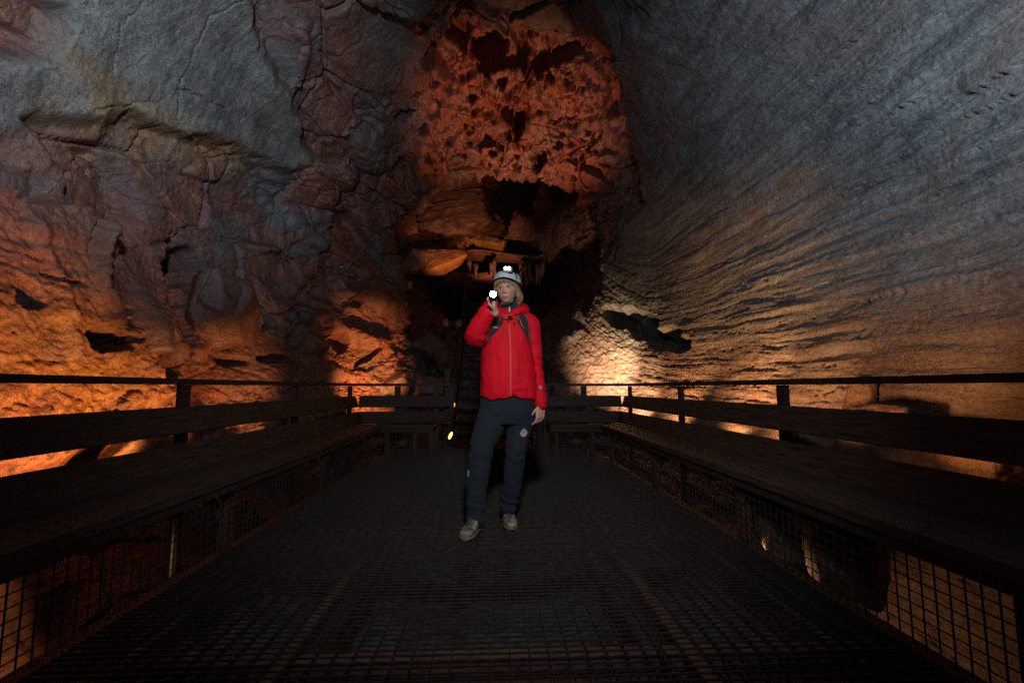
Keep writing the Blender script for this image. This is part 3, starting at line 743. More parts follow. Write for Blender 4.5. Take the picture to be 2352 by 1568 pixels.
def fuse(mb, voxel, smooth=6, factor=.5):
    """one continuous skin over everything in mb"""
    o = mesh_obj('tmp', mb.v, mb.f)
    md = o.modifiers.new('r', 'REMESH'); md.mode = 'VOXEL'; md.voxel_size = voxel
    if smooth: ms = o.modifiers.new('s', 'SMOOTH'); ms.factor = factor; ms.iterations = smooth
    dg = bpy.context.evaluated_depsgraph_get(); dg.update()
    me = bpy.data.meshes.new_from_object(o.evaluated_get(dg))
    bpy.data.objects.remove(o)
    return me
def get_co(me):
    a = np.zeros(len(me.vertices) * 3, np.float32); me.vertices.foreach_get('co', a); return a.reshape(-1, 3)
def get_no(me):
    a = np.zeros(len(me.vertices) * 3, np.float32); me.vertices.foreach_get('normal', a); return a.reshape(-1, 3)
def set_co(me, co): me.vertices.foreach_set('co', co.astype(np.float32).ravel()); me.update()
def finish(me, name, mat, parent, loc=ORG):
    me.name = name; me.materials.clear(); me.materials.append(mat)
    me.polygons.foreach_set('use_smooth', [True] * len(me.polygons))
    set_co(me, get_co(me) - np.array(loc))
    o = bpy.data.objects.new(name, me); COL.objects.link(o)
    if parent: o.parent = parent
    else: o.location = loc
    return o
def put(mb, name, mat, parent, smooth=True, loc=ORG):
    mb.v = [v - loc for v in mb.v]; return mb.build(name, mat, parent, smooth)

# --- materials of the person
def cloth_mat(name, col, rough=.8, weave=900, var=.12, bump=.25, sheen=.2):
    m, nt, b = new_mat(name); tc = nt.nodes.new('ShaderNodeTexCoord'); v = tc.outputs['Object']
    f = noise(nt, v, 9, 5); f2 = noise(nt, v, weave * .35, 2)
    lo = tuple(c * (1 - var) for c in col); hi = tuple(min(1, c * (1 + var)) for c in col)
    nt.links.new(mixc(nt, ramp(nt, f, [(.3, 0.0), (.7, 1.0)]), lo, hi), b.inputs['Base Color'])
    b.inputs['Roughness'].default_value = rough; b.inputs['Sheen Weight'].default_value = sheen
    bp = N(nt, 'ShaderNodeBump', Strength=bump, Distance=.004)
    add = nt.nodes.new('ShaderNodeMath'); add.operation = 'ADD'; nt.links.new(noise(nt, v, 28, 5, .6), add.inputs[0]); nt.links.new(f2, add.inputs[1])
    nt.links.new(add.outputs[0], bp.inputs['Height']); nt.links.new(bp.outputs[0], b.inputs['Normal'])
    return m
RED = cloth_mat('red_shell_fabric', (.72, .004, .018), .7, bump=.4, sheen=0); RED.node_tree.nodes['Principled BSDF'].inputs['Specular IOR Level'].default_value = .2
REDZ = cloth_mat('zip_tape', (.62, .085, .045), .6)
NAVY = cloth_mat('dark_trouser_fabric', (.020, .026, .035), .85, bump=.6, sheen=.03); NAVY.node_tree.nodes['Principled BSDF'].inputs['Specular IOR Level'].default_value = .15
BLACK = cloth_mat('black_fabric', (.012, .012, .013), .8)
FLEECE = cloth_mat('black_fleece', (.022, .023, .024), .95, bump=.6)
ORANGE = simple_mat('orange_cord', (.85, .16, .03), .5)
PLAST = simple_mat('black_plastic', (.012, .012, .013), .75, 0, .2, spec=.15)
GREYP = simple_mat('pale_grey_plastic', (.55, .57, .58), .35, 0, .05)
HELM = simple_mat('pale_helmet_shell', (.52, .60, .63), .38, 0, .06, 8)
HELMR = simple_mat('red_helmet_band', (.50, .05, .04), .4, 0, .1)
WHITE = simple_mat('white_print', (.75, .75, .75), .6, 0, .05)
LED = glow_mat('head_lamp_glass', (.9, .96, 1), 14); TORCH = glow_mat('torch_glass', (.93, .98, 1), 90)
def skin_mat():
    m, nt, b = new_mat('skin'); a = attr(nt, 'tint'); tc = nt.nodes.new('ShaderNodeTexCoord')
    base = mixc(nt, ramp(nt, noise(nt, tc.outputs['Object'], 30, 4), [(.3, 0.0), (.7, 1.0)]), (.50, .285, .215), (.60, .355, .275))
    sep = nt.nodes.new('ShaderNodeSeparateColor'); nt.links.new(a.outputs['Color'], sep.inputs[0])
    c = mixc(nt, sep.outputs[0], base, (.42, .105, .10)); c = mixc(nt, sep.outputs[1], c, (.60, .25, .19)); c = mixc(nt, sep.outputs[2], c, (.16, .085, .055))
    nt.links.new(c, b.inputs['Base Color']); b.inputs['Roughness'].default_value = .48
    b.inputs['Subsurface Weight'].default_value = .12; b.inputs['Subsurface Radius'].default_value = (.01, .004, .002); b.inputs['Subsurface Scale'].default_value = .3
    return m
SKIN = skin_mat()
def hair_mat():
    m, nt, b = new_mat('blonde_hair'); tc = nt.nodes.new('ShaderNodeTexCoord'); v = mapv(nt, tc.outputs['Object'], (1, 1, .12))
    f = ramp(nt, noise(nt, v, 160, 4), [(.3, 0.0), (.7, 1.0)])
    nt.links.new(mixc(nt, f, (.15, .075, .033), (.44, .265, .135)), b.inputs['Base Color']); b.inputs['Roughness'].default_value = .42
    return m
HAIR = hair_mat()

# --- head frame: turned a little to the viewer's left and leaning
HC = A(652, 352, PY - .005)                      # centre of the head, level with the eyes
HR = Euler((R(3), R(-5), R(-13)), 'XYZ').to_matrix()      # +x = viewer's right, -y = towards the camera
def H(x, y, z): return HC + HR @ Vector((x, y, z))
HI = HR.inverted()

def head_points(nu=72, nv=64):
    vs = []
    for j in range(nv + 1):
        ph = math.pi * j / nv
        for i in range(nu):
            th = 2 * math.pi * i / nu
            dx, dy, dz = math.sin(ph) * math.sin(th), -math.sin(ph) * math.cos(th), math.cos(ph)
            # skull and jaw
            z = .118 * dz if dz > 0 else .112 * dz
            w = .074 if dz > 0 else .074 - .026 * (-dz) ** 2.0
            x = w * dx * (1 if dz > 0 else 1.0 + .18 * (-dz) * (1 - abs(dx)))
            y = dy * (.092 if dy < 0 else .104)
            if dz < 0: y = y - .012 * (-dz) ** 1.5 if dy < 0 else y * (1 - .55 * (-dz) ** 1.2)
            fr = max(0.0, -dy)
            g = lambda cx, cz, sx, sz: math.exp(-((x - cx) / sx) ** 2 - ((z - cz) / sz) ** 2)
            if dy < 0:
                ax = abs(x)
                ga = lambda cx, cz, sx, sz: math.exp(-((ax - cx) / sx) ** 2 - ((z - cz) / sz) ** 2)
                y += fr * (.012 * ga(.031, .000, .016, .010) - .006 * ga(.030, .020, .022, .008) - .008 * ga(.040, -.030, .020, .020)
                           - .010 * g(0, -.012, .008, .020) - .020 * g(0, -.033, .010, .011) - .006 * ga(.010, -.038, .007, .006)
                           - .010 * g(0, -.062, .020, .007) - .006 * g(0, -.073, .017, .006) + .004 * g(0, -.067, .022, .0022)
                           + .004 * g(0, -.050, .012, .006) - .012 * g(0, -.098, .022, .014) + .004 * g(0, -.083, .016, .006))
            vs.append(Vector((x, y, z)))
    fs = []
    for j in range(nv):
        for i in range(nu):
            fs.append((j*nu+i, j*nu+(i+1)%nu, (j+1)*nu+(i+1)%nu, (j+1)*nu+i))
    return vs, fs

def hand(mb, wrist, d, back, side, curl=(.5, .55, .6, .65), spread=.06, thumb=(.5, .3), s=1.0, wrap=1.0):
    """palm from wrist along d; back = normal of the hand's back; side = towards the thumb"""
    d, back, side = (Vector(v).normalized() for v in (d, back, side))
    pl = .088 * s
    for q, w in ((-.030, .011), (-.010, .0125), (.010, .013), (.029, .0125)):
        limb(mb, [wrist + side * q * .55 * s, wrist + d * pl * .5 + side * q * .95 * s, wrist + d * pl + side * q * s], [w * s, w * s * 1.08, w * s * .92], 10)
    for (q, ln), c in zip(((.029, .072), (.010, .080), (-.010, .074), (-.029, .058)), curl):
        p = wrist + d * pl + side * q * s; ang = 0; pts = [p]
        dd = d + side * (q * spread * 8)
        for seg, fr in ((.45, .9), (.32, 1.25), (.23, .9)):
            ang += c * fr * wrap; v = (dd * math.cos(ang) - back * math.sin(ang)).normalized(); p = p + v * ln * seg * s; pts.append(p)
        limb(mb, pts, [.0092 * s, .0086 * s, .0078 * s, .0064 * s], 10)
    p = wrist + d * .022 * s + side * .030 * s; pts = [wrist + d * .008 * s + side * .016 * s, p]
    v1 = (d * .75 + side * .62 - back * thumb[0]).normalized(); p = p + v1 * .036 * s; pts.append(p)
    v2 = (d * .9 + side * (.25 - thumb[1]) - back * (thumb[0] + thumb[1])).normalized(); p = p + v2 * .028 * s; pts.append(p)
    limb(mb, pts, [.013 * s, .0125 * s, .0098 * s, .0076 * s], 10)

# --- joints
SH_L, EL_L, WR_L = A(858, 672, PY + .02), A(915, 1065, PY + .05), A(985, 1500, PY - .03)     # hanging arm
SH_R, EL_R, WR_R = A(500, 668, PY), A(352, 822, PY - .13), A(512, 505, PY - .26)             # raised arm
LENS_C = A(522, 402, PY - .375)

# --- body (skin): head, neck, arms, hands, legs in one surface
mb = MB()
hv, hf = head_points(); mb.add([HC + HR @ v for v in hv], hf)
limb(mb, [HC + HR @ Vector((0, .022, -.05)), A(672, 540, PY + .015), A(672, 640, PY + .02)], [.055, .052, .06], 20)
for sx in (-1, 1): ball(mb, H(sx * .073, .012, -.010), .028, 3, (.35, .6, 1.05))
loft(mb, [(A(672, 640), XU, YU, .07, .06, 1), (A(672, 720), XU, YU, .13, .075, 1), (A(665, 1000), XU, YU, .12, .075, 1), (A(668, 1400), XU, YU, .12, .07, 1)])
for s_, e_, w_ in ((SH_L, EL_L, WR_L), (SH_R, EL_R, WR_R)):
    limb(mb, [A(672, 690), s_, e_, w_], [.05, .042, .034, .025], 12)
hand(mb, WR_L + Vector((.003, -.005, .012)), Vector((-.10, -.12, -1)), Vector((.62, -.70, 0)), Vector((-.75, -.6, 0)), (.42, .5, .56, .6), thumb=(.35, .25), s=.98)
hd = (Vector((.18, .30, .93))).normalized()
WR_H = LENS_C + Vector((.012, .085, -.105))
limb(mb, [WR_R, WR_H], [.025, .025], 12)
hand(mb, WR_H, Vector((-.06, -.10, 1)), Vector((.75, .45, .1)), Vector((-.2, -.95, 0)), (1.0, 1.02, 1.05, 1.1), thumb=(.7, .25), s=.95)
LEGL = [(B(490, 150, PY), .07), (B(455, 300, PY - .02), .07), (B(368, 620, PY - .08), .055), (B(343, 830, PY - .07), .05), (B(322, 1185, PY - .06), .036), (B(322, 1250, PY - .06), .036)]
LEGR = [(B(745, 150, PY), .07), (B(715, 300, PY), .07), (B(682, 620, PY - .01), .055), (B(665, 830, PY + .03), .05), (B(618, 1095, PY + .10), .036), (B(612, 1150, PY + .10), .036)]
for lg in (LEGL, LEGR):
    p_, r_ = spline(lg, 4); limb(mb, p_, r_, 14)
me = fuse(mb, .0032, 3, .4)
body = finish(me, 'person', SKIN, None)
tag(body, 'woman in red jacket and pale helmet standing on the walkway, lit torch at her cheek', 'person')
co = get_co(me) + np.array(ORG); hl = (co - np.array(HC)) @ np.array(HR)
gz = lambda cx, cz, sx, sz: np.exp(-((np.abs(hl[:, 0]) - cx) / sx) ** 2 - ((hl[:, 2] - cz) / sz) ** 2)
front = (hl[:, 1] < -.05) & (np.linalg.norm(hl, axis=1) < .14)
lip = np.clip(gz(0, -.0665, .019, .0065) * 1.1, 0, .8) * front; cheek = gz(.042, -.030, .022, .020) * .5 * front + gz(0, -.036, .012, .01) * .4 * front
lid = np.clip(gz(.031, .0075, .017, .004) * .8 + gz(.031, -.008, .015, .003) * .35, 0, 1) * front
a = me.color_attributes.new('tint', 'FLOAT_COLOR', 'POINT')
a.data.foreach_set('color', np.stack([lip, cheek, lid, lip * 0 + 1], 1).astype(np.float32).ravel())

EYEW = simple_mat('eye_white', (.40, .385, .37), .25, 0, .03); IRIS = simple_mat('blue_grey_iris', (.03, .045, .055), .3, 0, .2); BROW = simple_mat('eyebrow_hair', (.20, .115, .06), .7, 0, .2, 300)
for sx in (-1, 1):
    m = MB(); ball(m, Vector((0, 0, 0)), .0118, 3, (1.15, 1, .62)); m.v = [H(sx * .0315, -.0695, -.0005) + HR @ v for v in m.v]
    e = put(m, 'eye', EYEW, body)
    m = MB().lathe([(.0057, 0), (.004, .0016), (.001, .0022)], 16, Matrix.Translation(H(sx * .0315 + .0012, -.0803, .0004)) @ HR.to_4x4() @ Matrix.Rotation(R(90), 4, 'X')); put(m, 'iris', IRIS, e)
    bp = [(.012, .0185), (.022, .0225), (.034, .0235), (.045, .0195)]
    m = MB().tube([H(sx * x, -.0835 + .012 * (x / .045) ** 2 - .001, z) for x, z in bp], [.002, .0030, .0026, .0012], 8); put(m, 'eyebrow', BROW, body)

# --- hair: short bob with a fringe, in strands
rnd = random.Random(8); mb = MB()
def strand(pts, r, tip=.25):
    p_, r_ = spline([(Vector(p), r * (1 - (1 - tip) * (i / (len(pts) - 1)) ** 2)) for i, p in enumerate(pts)], 4)
    mb.tube(p_, r_, 6)
ls = []
for k in range(46):                                     # fringe
    x = -.068 + .136 * k / 45 + rnd.uniform(-.003, .003)
    ln = rnd.uniform(.020, .034) + (.014 if abs(x) > .05 else 0); yb = -.092 * math.sqrt(max(.06, 1 - (x / .080) ** 2))
    strand([H(x * .92, yb * .92 - .012, .068), H(x, yb * 1.02 - .012, .050), H(x * 1.03 + rnd.uniform(-.006, .004), yb - .010 + rnd.uniform(-.002, .002), .052 - ln)], rnd.uniform(.003, .0045))
for layer in range(3):                                  # sides and back down to the jaw
    for k in range(84):
        a_ = R(58 + 244 * k / 83) + rnd.uniform(-.03, .03)          # 0 = face
        sx, cy = math.sin(a_), -math.cos(a_)
        side_ = abs(math.sin(a_)); bot = -.104 + rnd.uniform(-.018, .012) - .012 * (1 if sx > 0 else 0)
        if cy < -.35: bot += .02
        rr = 1 + .05 * layer
        o_ = lambda f, z, out=0: H((.078 * rr + out) * sx * f, (.100 * rr + out) * cy * f + .006, z)
        strand([o_(.97, .045), o_(1.03, .0), o_(1.06, -.05, .008 + .004 * layer), o_(1.03, -.09, .012 + rnd.uniform(-.004, .006)), o_(.86, bot, .006 + rnd.uniform(-.006, .006))], rnd.uniform(.0045, .007))
put(mb, 'hair', HAIR, body)

# --- helmet
HM = HR @ Euler((R(5), R(9), 0)).to_matrix()
def HH(x, y, z): return HC + Vector((.004, .006, .012)) + HM @ Vector((x, y, z))
def rim(a_):   # lower edge of the shell: a = 0 at the brow
    c = math.cos(a_)
    return .048 + .012 * max(0, c) ** 2 - .056 * (.5 - .5 * c) ** .8 + (.0 if c > 0 else 0)
def dome(a_, t, grow=0.0):
    """t = 0 at the rim, 1 at the crown"""
    z0 = rim(a_); ph = t * math.pi / 2
    rx, ry, top = .104 + grow, .126 + grow, .128 + grow
    f = math.cos(ph) ** .82; zz = z0 * (1 - math.sin(ph)) + top * math.sin(ph)
    if t < .06: f *= 1.012
    return HH(math.sin(a_) * rx * f, -math.cos(a_) * ry * f, zz)
mb = MB(); n, mrow = 64, 22
for g, in_ in ((0, 0), (-.010, 1)):
    vs = [dome(2 * math.pi * k / n, min(.985, j / mrow), g) for j in range(mrow + 1) for k in range(n)]
    fs = [(j*n+k, j*n+(k+1)%n, (j+1)*n+(k+1)%n, (j+1)*n+k) for j in range(mrow) for k in range(n)] + [tuple(range(mrow*n, mrow*n+n))]
    mb.add(vs, fs)
nn = len(mb.v) // 2
mb.f += [(k, (k+1) % n, nn + (k+1) % n, nn + k) for k in range(n)]
helmet = put(mb, 'helmet', HELM, body)
m = MB(); m.tube([dome(2 * math.pi * k / 48, .02, .001) for k in range(49)], .0042, 8); put(m, 'rim_trim', PLAST, helmet)
def band(pts, w, t, up):
    m = MB()
    for a_, b_ in zip(pts[:-1], pts[1:]): m.beam(a_, b_, t, w, up)
    return m
m = MB()                                                   # elastic strap of the head lamp round the shell
for k in range(40):
    a0, a1 = 2 * math.pi * k / 40, 2 * math.pi * (k + 1) / 40
    tt = lambda a_: .50 + .10 * math.cos(a_)
    m.beam(dome(a0, tt(a0), .003), dome(a1, tt(a1), .003), .004, .020, HM @ Vector((math.sin(a0) * -.5, math.cos(a0) * .5, .8)))
put(m, 'lamp_strap', PLAST, helmet)
m = MB()
for k in range(12): m.beam(dome(R(52), .12 + .03 * k, .002), dome(R(52), .15 + .03 * k, .002), .005, .016, HM @ YU)
put(m, 'strap_clip', PLAST, helmet)
m = MB().tube([dome(R(v), .10, .0025) for v in range(70, 150, 8)], .0045, 6); put(m, 'red_band', HELMR, helmet)
for v in (22, 38, -25): put(MB().lathe([(.0035, 0), (.0035, .002), (.001, .0024)], 10, Matrix.Translation(dome(R(v), .16, .0005)) @ (HM @ Matrix.Rotation(R(-v), 3, 'Z').transposed()).to_4x4() @ Matrix.Rotation(R(70), 4, 'X')), 'vent', PLAST, helmet)
LC = A(664, 157, PY - .13)
def lbox(name, c, w, d, h, mat, bev=.008):
    m = MB(); secs = []
    for y, s_ in ((-d/2, .80), (-d/2 + bev, 1), (d/2 - bev, 1), (d/2, .85)):
        secs.append((c + HM @ Vector((0, y, 0)), HM @ XU, HM @ ZU, w / 2 * s_, h / 2 * s_, .45))
    loft(m, secs, 24); return put(m, name, mat, helmet)
lbox('lamp_base', LC + HM @ Vector((0, .020, -.014)), .066, .030, .034, PLAST)
lamp_h = lbox('lamp_housing', LC, .062, .034, .040, GREYP)
for dx in (-.012, .012):
    m = MB().lathe([(.0115, 0), (.010, .002), (.001, .003)], 18, Matrix.Translation(LC + HM @ Vector((dx, -.0155, .006))) @ HM.to_4x4() @ Matrix.Rotation(R(90), 4, 'X')); put(m, 'lamp_lens', LED, lamp_h)
m = MB().tube(spline([(dome(R(66), .02, -.004), .0045), (H(.079, -.030, .012), .0045), (H(.070, -.040, -.055), .0045), (H(.045, -.066, -.108), .0045), (H(0, -.074, -.124), .005), (H(-.045, -.062, -.110), .0045), (H(-.070, -.040, -.055), .0045), (H(-.079, -.030, .012), .0045), (dome(R(-66), .02, -.004), .0045)], 5)[0], .0045, 8)
strap = put(m, 'chin_strap', PLAST, helmet)
m = MB(); ball(m, H(.038, -.070, -.114), .011, 2, (1.2, .7, .8)); put(m, 'buckle', PLAST, strap)

# --- fleece collar
mb = MB(); cc = A(684, 560, PY + .0)
loft(mb, [(A(684, 640, PY + .01), XU, YU, .078, .075, 1), (A(684, 580, PY), XU, YU, .072, .070, 1), (A(686, 520, PY - .002), XU, YU, .066, .066, 1), (A(688, 492, PY - .004), XU, YU, .064, .064, 1)], 32)
col_o = put(mb, 'fleece_collar', FLEECE, body)
m = MB().box((-.004, -.003, -.018), (.004, .002, .018)); m.v = [v + A(681, 552, PY - .074) for v in m.v]; put(m, 'zip_pull', simple_mat('bright_metal', (.3, .31, .31), .5, .4, .05), col_o, False)

# --- jacket
mb = MB()
def tsec(zy, l, r, dep, dy=0.0, e=.86): return (A((l + r) / 2, zy, PY + dy), XU, YU, (r - l) / 2 * UX, dep, e)
loft(mb, [tsec(1412, 396, 946, .150, .0), tsec(1390, 400, 945, .150, .0), tsec(1300, 404, 942, .148), tsec(1180, 404, 930, .145), tsec(1050, 404, 912, .140), tsec(930, 416, 892, .134), tsec(840, 434, 884, .130),
          tsec(760, 446, 888, .124), tsec(690, 462, 890, .112, .005), tsec(645, 500, 862, .100, .01), tsec(600, 545, 825, .090, .015), tsec(560, 585, 790, .078, .015)], 40)
pa = [(SH_L + Vector((-.035, 0, .0)), .076), (SH_L + Vector((.012, 0, -.03)), .074), (A(898, 830, PY + .03), .064), (A(915, 960, PY + .045), .060), (EL_L, .061), (A(930, 1130, PY + .045), .056), (A(955, 1290, PY + .01), .050), (A(978, 1420, PY - .015), .046), (A(988, 1482, PY - .03), .045)]
p_, r_ = spline(pa, 5); limb(mb, p_, r_, 18)
m2 = [(SH_R + Vector((.045, 0, .0)), .074), (SH_R + Vector((.0, -.01, -.015)), .078), (A(425, 760, PY - .07), .076), (A(362, 815, PY - .12), .070), (A(352, 800, PY - .15), .068), (A(385, 720, PY - .19), .064), (A(430, 635, PY - .22), .058), (A(475, 560, PY - .245), .050), (A(500, 512, PY - .258), .044)]
p_, r_ = spline(m2, 5); limb(mb, p_, r_, 18)
# hood lying round the neck and the open collar
hoodL = [(A(556, 548, PY - .055), .018), (A(574, 570, PY - .085), .022), (A(612, 600, PY - .105), .020), (A(655, 628, PY - .112), .016)]
hoodR = [(A(655, 628, PY - .112), .016), (A(715, 590, PY - .098), .022), (A(775, 560, PY - .07), .027), (A(818, 560, PY - .02), .033), (A(815, 550, PY + .05), .040), (A(740, 545, PY + .10), .045), (A(640, 545, PY + .10), .045), (A(560, 548, PY + .06), .038), (A(548, 550, PY), .026), (A(556, 548, PY - .055), .018)]
for h_ in (hoodL, hoodR):
    p_, r_ = spline(h_, 5); limb(mb, p_, r_, 12)
me = fuse(mb, .0065, 5, .5)
co, no = get_co(me), get_no(me)
def seg_d(p0, p1):
    p0, p1 = np.array(p0), np.array(p1); e = p1 - p0; t = np.clip(((co - p0) @ e) / (e @ e), 0, 1); return np.linalg.norm(co - p0 - t[:, None] * e, axis=1), t
q = co - np.array(ORG)
w = .0075 * fbm(q * np.array([9, 9, 4.0]) + .35 * fbm(q * 7, 2)[:, None], 4, ridged=True) + .0022 * fbm(q * 30, 3)
for (s0, s1, amp, fr) in ((SH_L, EL_L, .005, 60), (EL_L, WR_L, .006, 75), (SH_R, EL_R, .006, 60), (EL_R, WR_R, .006, 70)):
    d_, t_ = seg_d(s0, s1); near_ = sstep(.11, .06, d_)
    ph = t_ * np.linalg.norm(np.array(s1) - np.array(s0)) * fr + 3 * fbm(q * 8 + 5, 2)
    w += 1.35 * near_ * amp * np.sin(ph) * (.45 + .55 * fbm(q * 6 + 9, 2)) * .8
for p0, p1, amp, wd in (((470, 840), (585, 1010), .010, .013), ((500, 850), (560, 1050), -.008, .014), ((850, 900), (800, 1060), .008, .014), ((720, 1330), (900, 1310), .007, .012), ((420, 1340), (560, 1370), .007, .012), ((800, 1100), (880, 1180), -.007, .016), ((440, 1180), (480, 1020), -.006, .014), ((600, 1050), (610, 1350), .005, .02), ((760, 960), (740, 1250), .005, .02), ((900, 1040), (960, 1080), .007, .01), ((300, 780), (420, 830), .008, .012), ((330, 690), (440, 720), -.007, .012), ((400, 600), (490, 640), .006, .012)):
    dep = PY - .15 if p0[0] > 450 or p0[1] > 900 else PY - .2
    d_, t_ = seg_d(A(*p0, dep), A(*p1, dep)); w += 1.5 * amp * np.exp(-(np.minimum(d_, 9) / wd) ** 2 * .6) * (no[:, 1] < 0)
hem = sstep(A(0, 1340)[2], A(0, 1412)[2], co[:, 2]) * (np.abs(q[:, 0]) < .5)
co2 = co + no * w[:, None]
co2[:, 2] += np.where(co[:, 2] < A(0, 1385)[2], .010 * np.sin(q[:, 0] * 26 + 1) + .006 * np.sin(q[:, 0] * 61), 0) * (q[:, 0] < .175)
set_co(me, co2)
bvh_j = BVHTree.FromPolygons([v.co[:] for v in me.vertices], [p.vertices[:] for p in me.polygons])
jacket = finish(me, 'jacket', RED, body)

CAMV = Vector((0, 0, CAM_H))
def on(bvh, p, off):
    """the point of the clothing seen along the line to p, raised by off"""
    d = (p - CAMV).normalized(); h = bvh.ray_cast(CAMV, d)
    if h[0] is None: return None
    return h[0] + (h[1] if h[1].dot(d) < 0 else -h[1]) * off
def ribbon(bvh, pts, widths, off, thick=.004, k=6):
    """band lying on the clothing along photo measurements pts"""
    pw, rw = spline([(A(*p), w) for p, w in zip(pts, widths)], k); m = MB(); rows = []
    for i, (p, w) in enumerate(zip(pw, rw)):
        t = (pw[min(i+1, len(pw)-1)] - pw[max(i-1, 0)]).normalized(); s = t.cross(YU).normalized(); row = []
        for j in (-1, -.5, 0, .5, 1):
            c = on(bvh, p + s * w * j, off)
            row.append(c)
        if all(c is not None for c in row) and max((row[j] - row[j+1]).length for j in range(4)) < max(.03, w * 1.6): rows.append(row)
    vs, fs = [], []
    for row in rows:
        vs += row + [c + Vector((0, thick, 0)) for c in row]
    for i in range(len(rows) - 1):
        a, b = i * 10, (i + 1) * 10
        for j in range(4): fs += [(a+j, a+j+1, b+j+1, b+j), (a+5+j, b+5+j, b+6+j, a+6+j)]
        fs += [(a, b, b+5, a+5), (a+4, a+9, b+9, b+4)]
    if rows: fs += [(0, 5, 6, 1), (1, 6, 7, 2), (2, 7, 8, 3), (3, 8, 9, 4)]
    return m.add(vs, fs)
put(ribbon(bvh_j, [(662, 640), (676, 700), (688, 850), (693, 1050), (694, 1250), (694, 1395)], [.004] * 6, .0025), 'zip', REDZ, jacket)
for a_, b_ in (((612, 690), (617, 860)), ((733, 700), (748, 860)), ((466, 960), (460, 1130)), ((860, 940), (868, 1010))):
    put(ribbon(bvh_j, [a_, ((a_[0]+b_[0])/2, (a_[1]+b_[1])/2), b_], [.0022] * 3, .002), 'pocket_zip', cloth_mat('dark_red_zip', (.33, .012, .015)), jacket)
for x_, y_ in ((610, 678), (671, 668), (730, 690), (691, 1408)):
    c = on(bvh_j, A(x_, y_), .005)
    if c: m = MB().box((-.0055, -.003, -.014), (.0055, .003, .014)); m.v = [v + c for v in m.v]; put(m, 'zip_pull', PLAST, jacket, False)
for (s0, s1, f, rr) in ((pa[-2][0], pa[-1][0], .6, .0475), (m2[-2][0], m2[-1][0], .5, .0475)):
    ax = (s1 - s0).normalized(); c = s0.lerp(s1, f)
    put(MB().lathe([(rr - .004, -.016), (rr, -.012), (rr, .012), (rr - .004, .016)], 22, Matrix.Translation(c) @ ax.to_track_quat('Z', 'Y').to_matrix().to_4x4()), 'cuff_tab', RED, jacket)

def text_on(bvh, s, c, size, mat, parent, name='lettering', rz=0.0, off=.004):
    """lettering laid on the clothing"""
    cu = bpy.data.curves.new('t', 'FONT'); cu.body = s; cu.size = size; cu.align_x = 'CENTER'; cu.align_y = 'CENTER'; cu.extrude = .0004
    to = bpy.data.objects.new('t', cu); COL.objects.link(to)
    dg = bpy.context.evaluated_depsgraph_get(); dg.update(); me = bpy.data.meshes.new_from_object(to.evaluated_get(dg)); bpy.data.objects.remove(to)
    co = get_co(me); h = on(bvh, c, off)
    if h is None: return None
    ca, sa = math.cos(rz), math.sin(rz)
    out = np.stack([co[:, 0] * ca - co[:, 1] * sa + h[0], -co[:, 2] + h[1], co[:, 0] * sa + co[:, 1] * ca + h[2]], 1)
    set_co(me, out); o = finish(me, name, mat, parent); me.polygons.foreach_set('use_smooth', [False] * len(me.polygons)); return o
def patch(bvh, c, w, h, mat, parent, name='patch', off=.002, shape=4):
    hpt = on(bvh, c, off)
    if hpt is None: return None
    m = MB(); n = 24 if shape != 4 else 4
    pts = [Vector((-w, 0, -h)), Vector((w, 0, -h)), Vector((w, 0, h)), Vector((-w, 0, h))] if shape == 4 else [Vector((math.cos(2*math.pi*k/n) * w * (1 + .07 * (k % 3 == 0)), 0, math.sin(2*math.pi*k/n) * h * (1 + .07 * (k % 3 == 0)))) for k in range(n)]
    m.add([hpt + p for p in pts] + [hpt + p + Vector((0, .003, 0)) for p in pts], [tuple(range(n)), tuple(range(n, 2*n))[::-1]] + [(k, k + n, (k+1) % n + n, (k+1) % n) for k in range(n)])
    return put(m, name, mat, parent, False)
GREYPATCH = cloth_mat('grey_patch', (.36, .14, .14)); NAVYP = cloth_mat('navy_patch', (.02, .022, .05)); TANP = cloth_mat('orange_edge', (.55, .22, .06)); LILAC = cloth_mat('pale_patch', (.30, .28, .34))
sl = patch(bvh_j, A(984, 1312), .0105, .0145, GREYPATCH, jacket, 'sleeve_badge', .002)
if sl: text_on(bvh_j, '66', A(984, 1312), .016, WHITE, sl, off=.0035)

# --- trousers
mb = MB()
def psec(zy, l, r, dep, dy=0.0): return (B((l + r) / 2, zy, PY + dy), XU, YU, (r - l) / 2 * UB, dep, .9)
loft(mb, [psec(60, 372, 872, .125), psec(130, 360, 868, .128), psec(230, 345, 860, .128), psec(330, 335, 840, .11)], 36)
TL = [(B(475, 260, PY - .01), .105), (B(440, 380, PY - .03), .100), (B(400, 470, PY - .055), .090), (B(370, 600, PY - .08), .080), (B(350, 760, PY - .075), .076), (B(332, 940, PY - .065), .070), (B(323, 1090, PY - .06), .067), (B(322, 1205, PY - .06), .066)]
TR = [(B(725, 260, PY), .100), (B(714, 380, PY), .090), (B(698, 470, PY - .005), .079), (B(684, 600, PY - .01), .073), (B(670, 760, PY + .02), .069), (B(648, 920, PY + .06), .066), (B(628, 1020, PY + .09), .064), (B(618, 1105, PY + .10), .062)]
for tl_ in (TL, TR):
    p_, r_ = spline(tl_, 5); limb(mb, p_, r_, 18)
me = fuse(mb, .0065, 4, .5); co, no = get_co(me), get_no(me); q = co - np.array(ORG)
w = -.006 + .008 * fbm(q * np.array([8, 8, 14.0]) + .4 * fbm(q * 6, 2)[:, None], 4, ridged=True) + .002 * fbm(q * 28, 3)
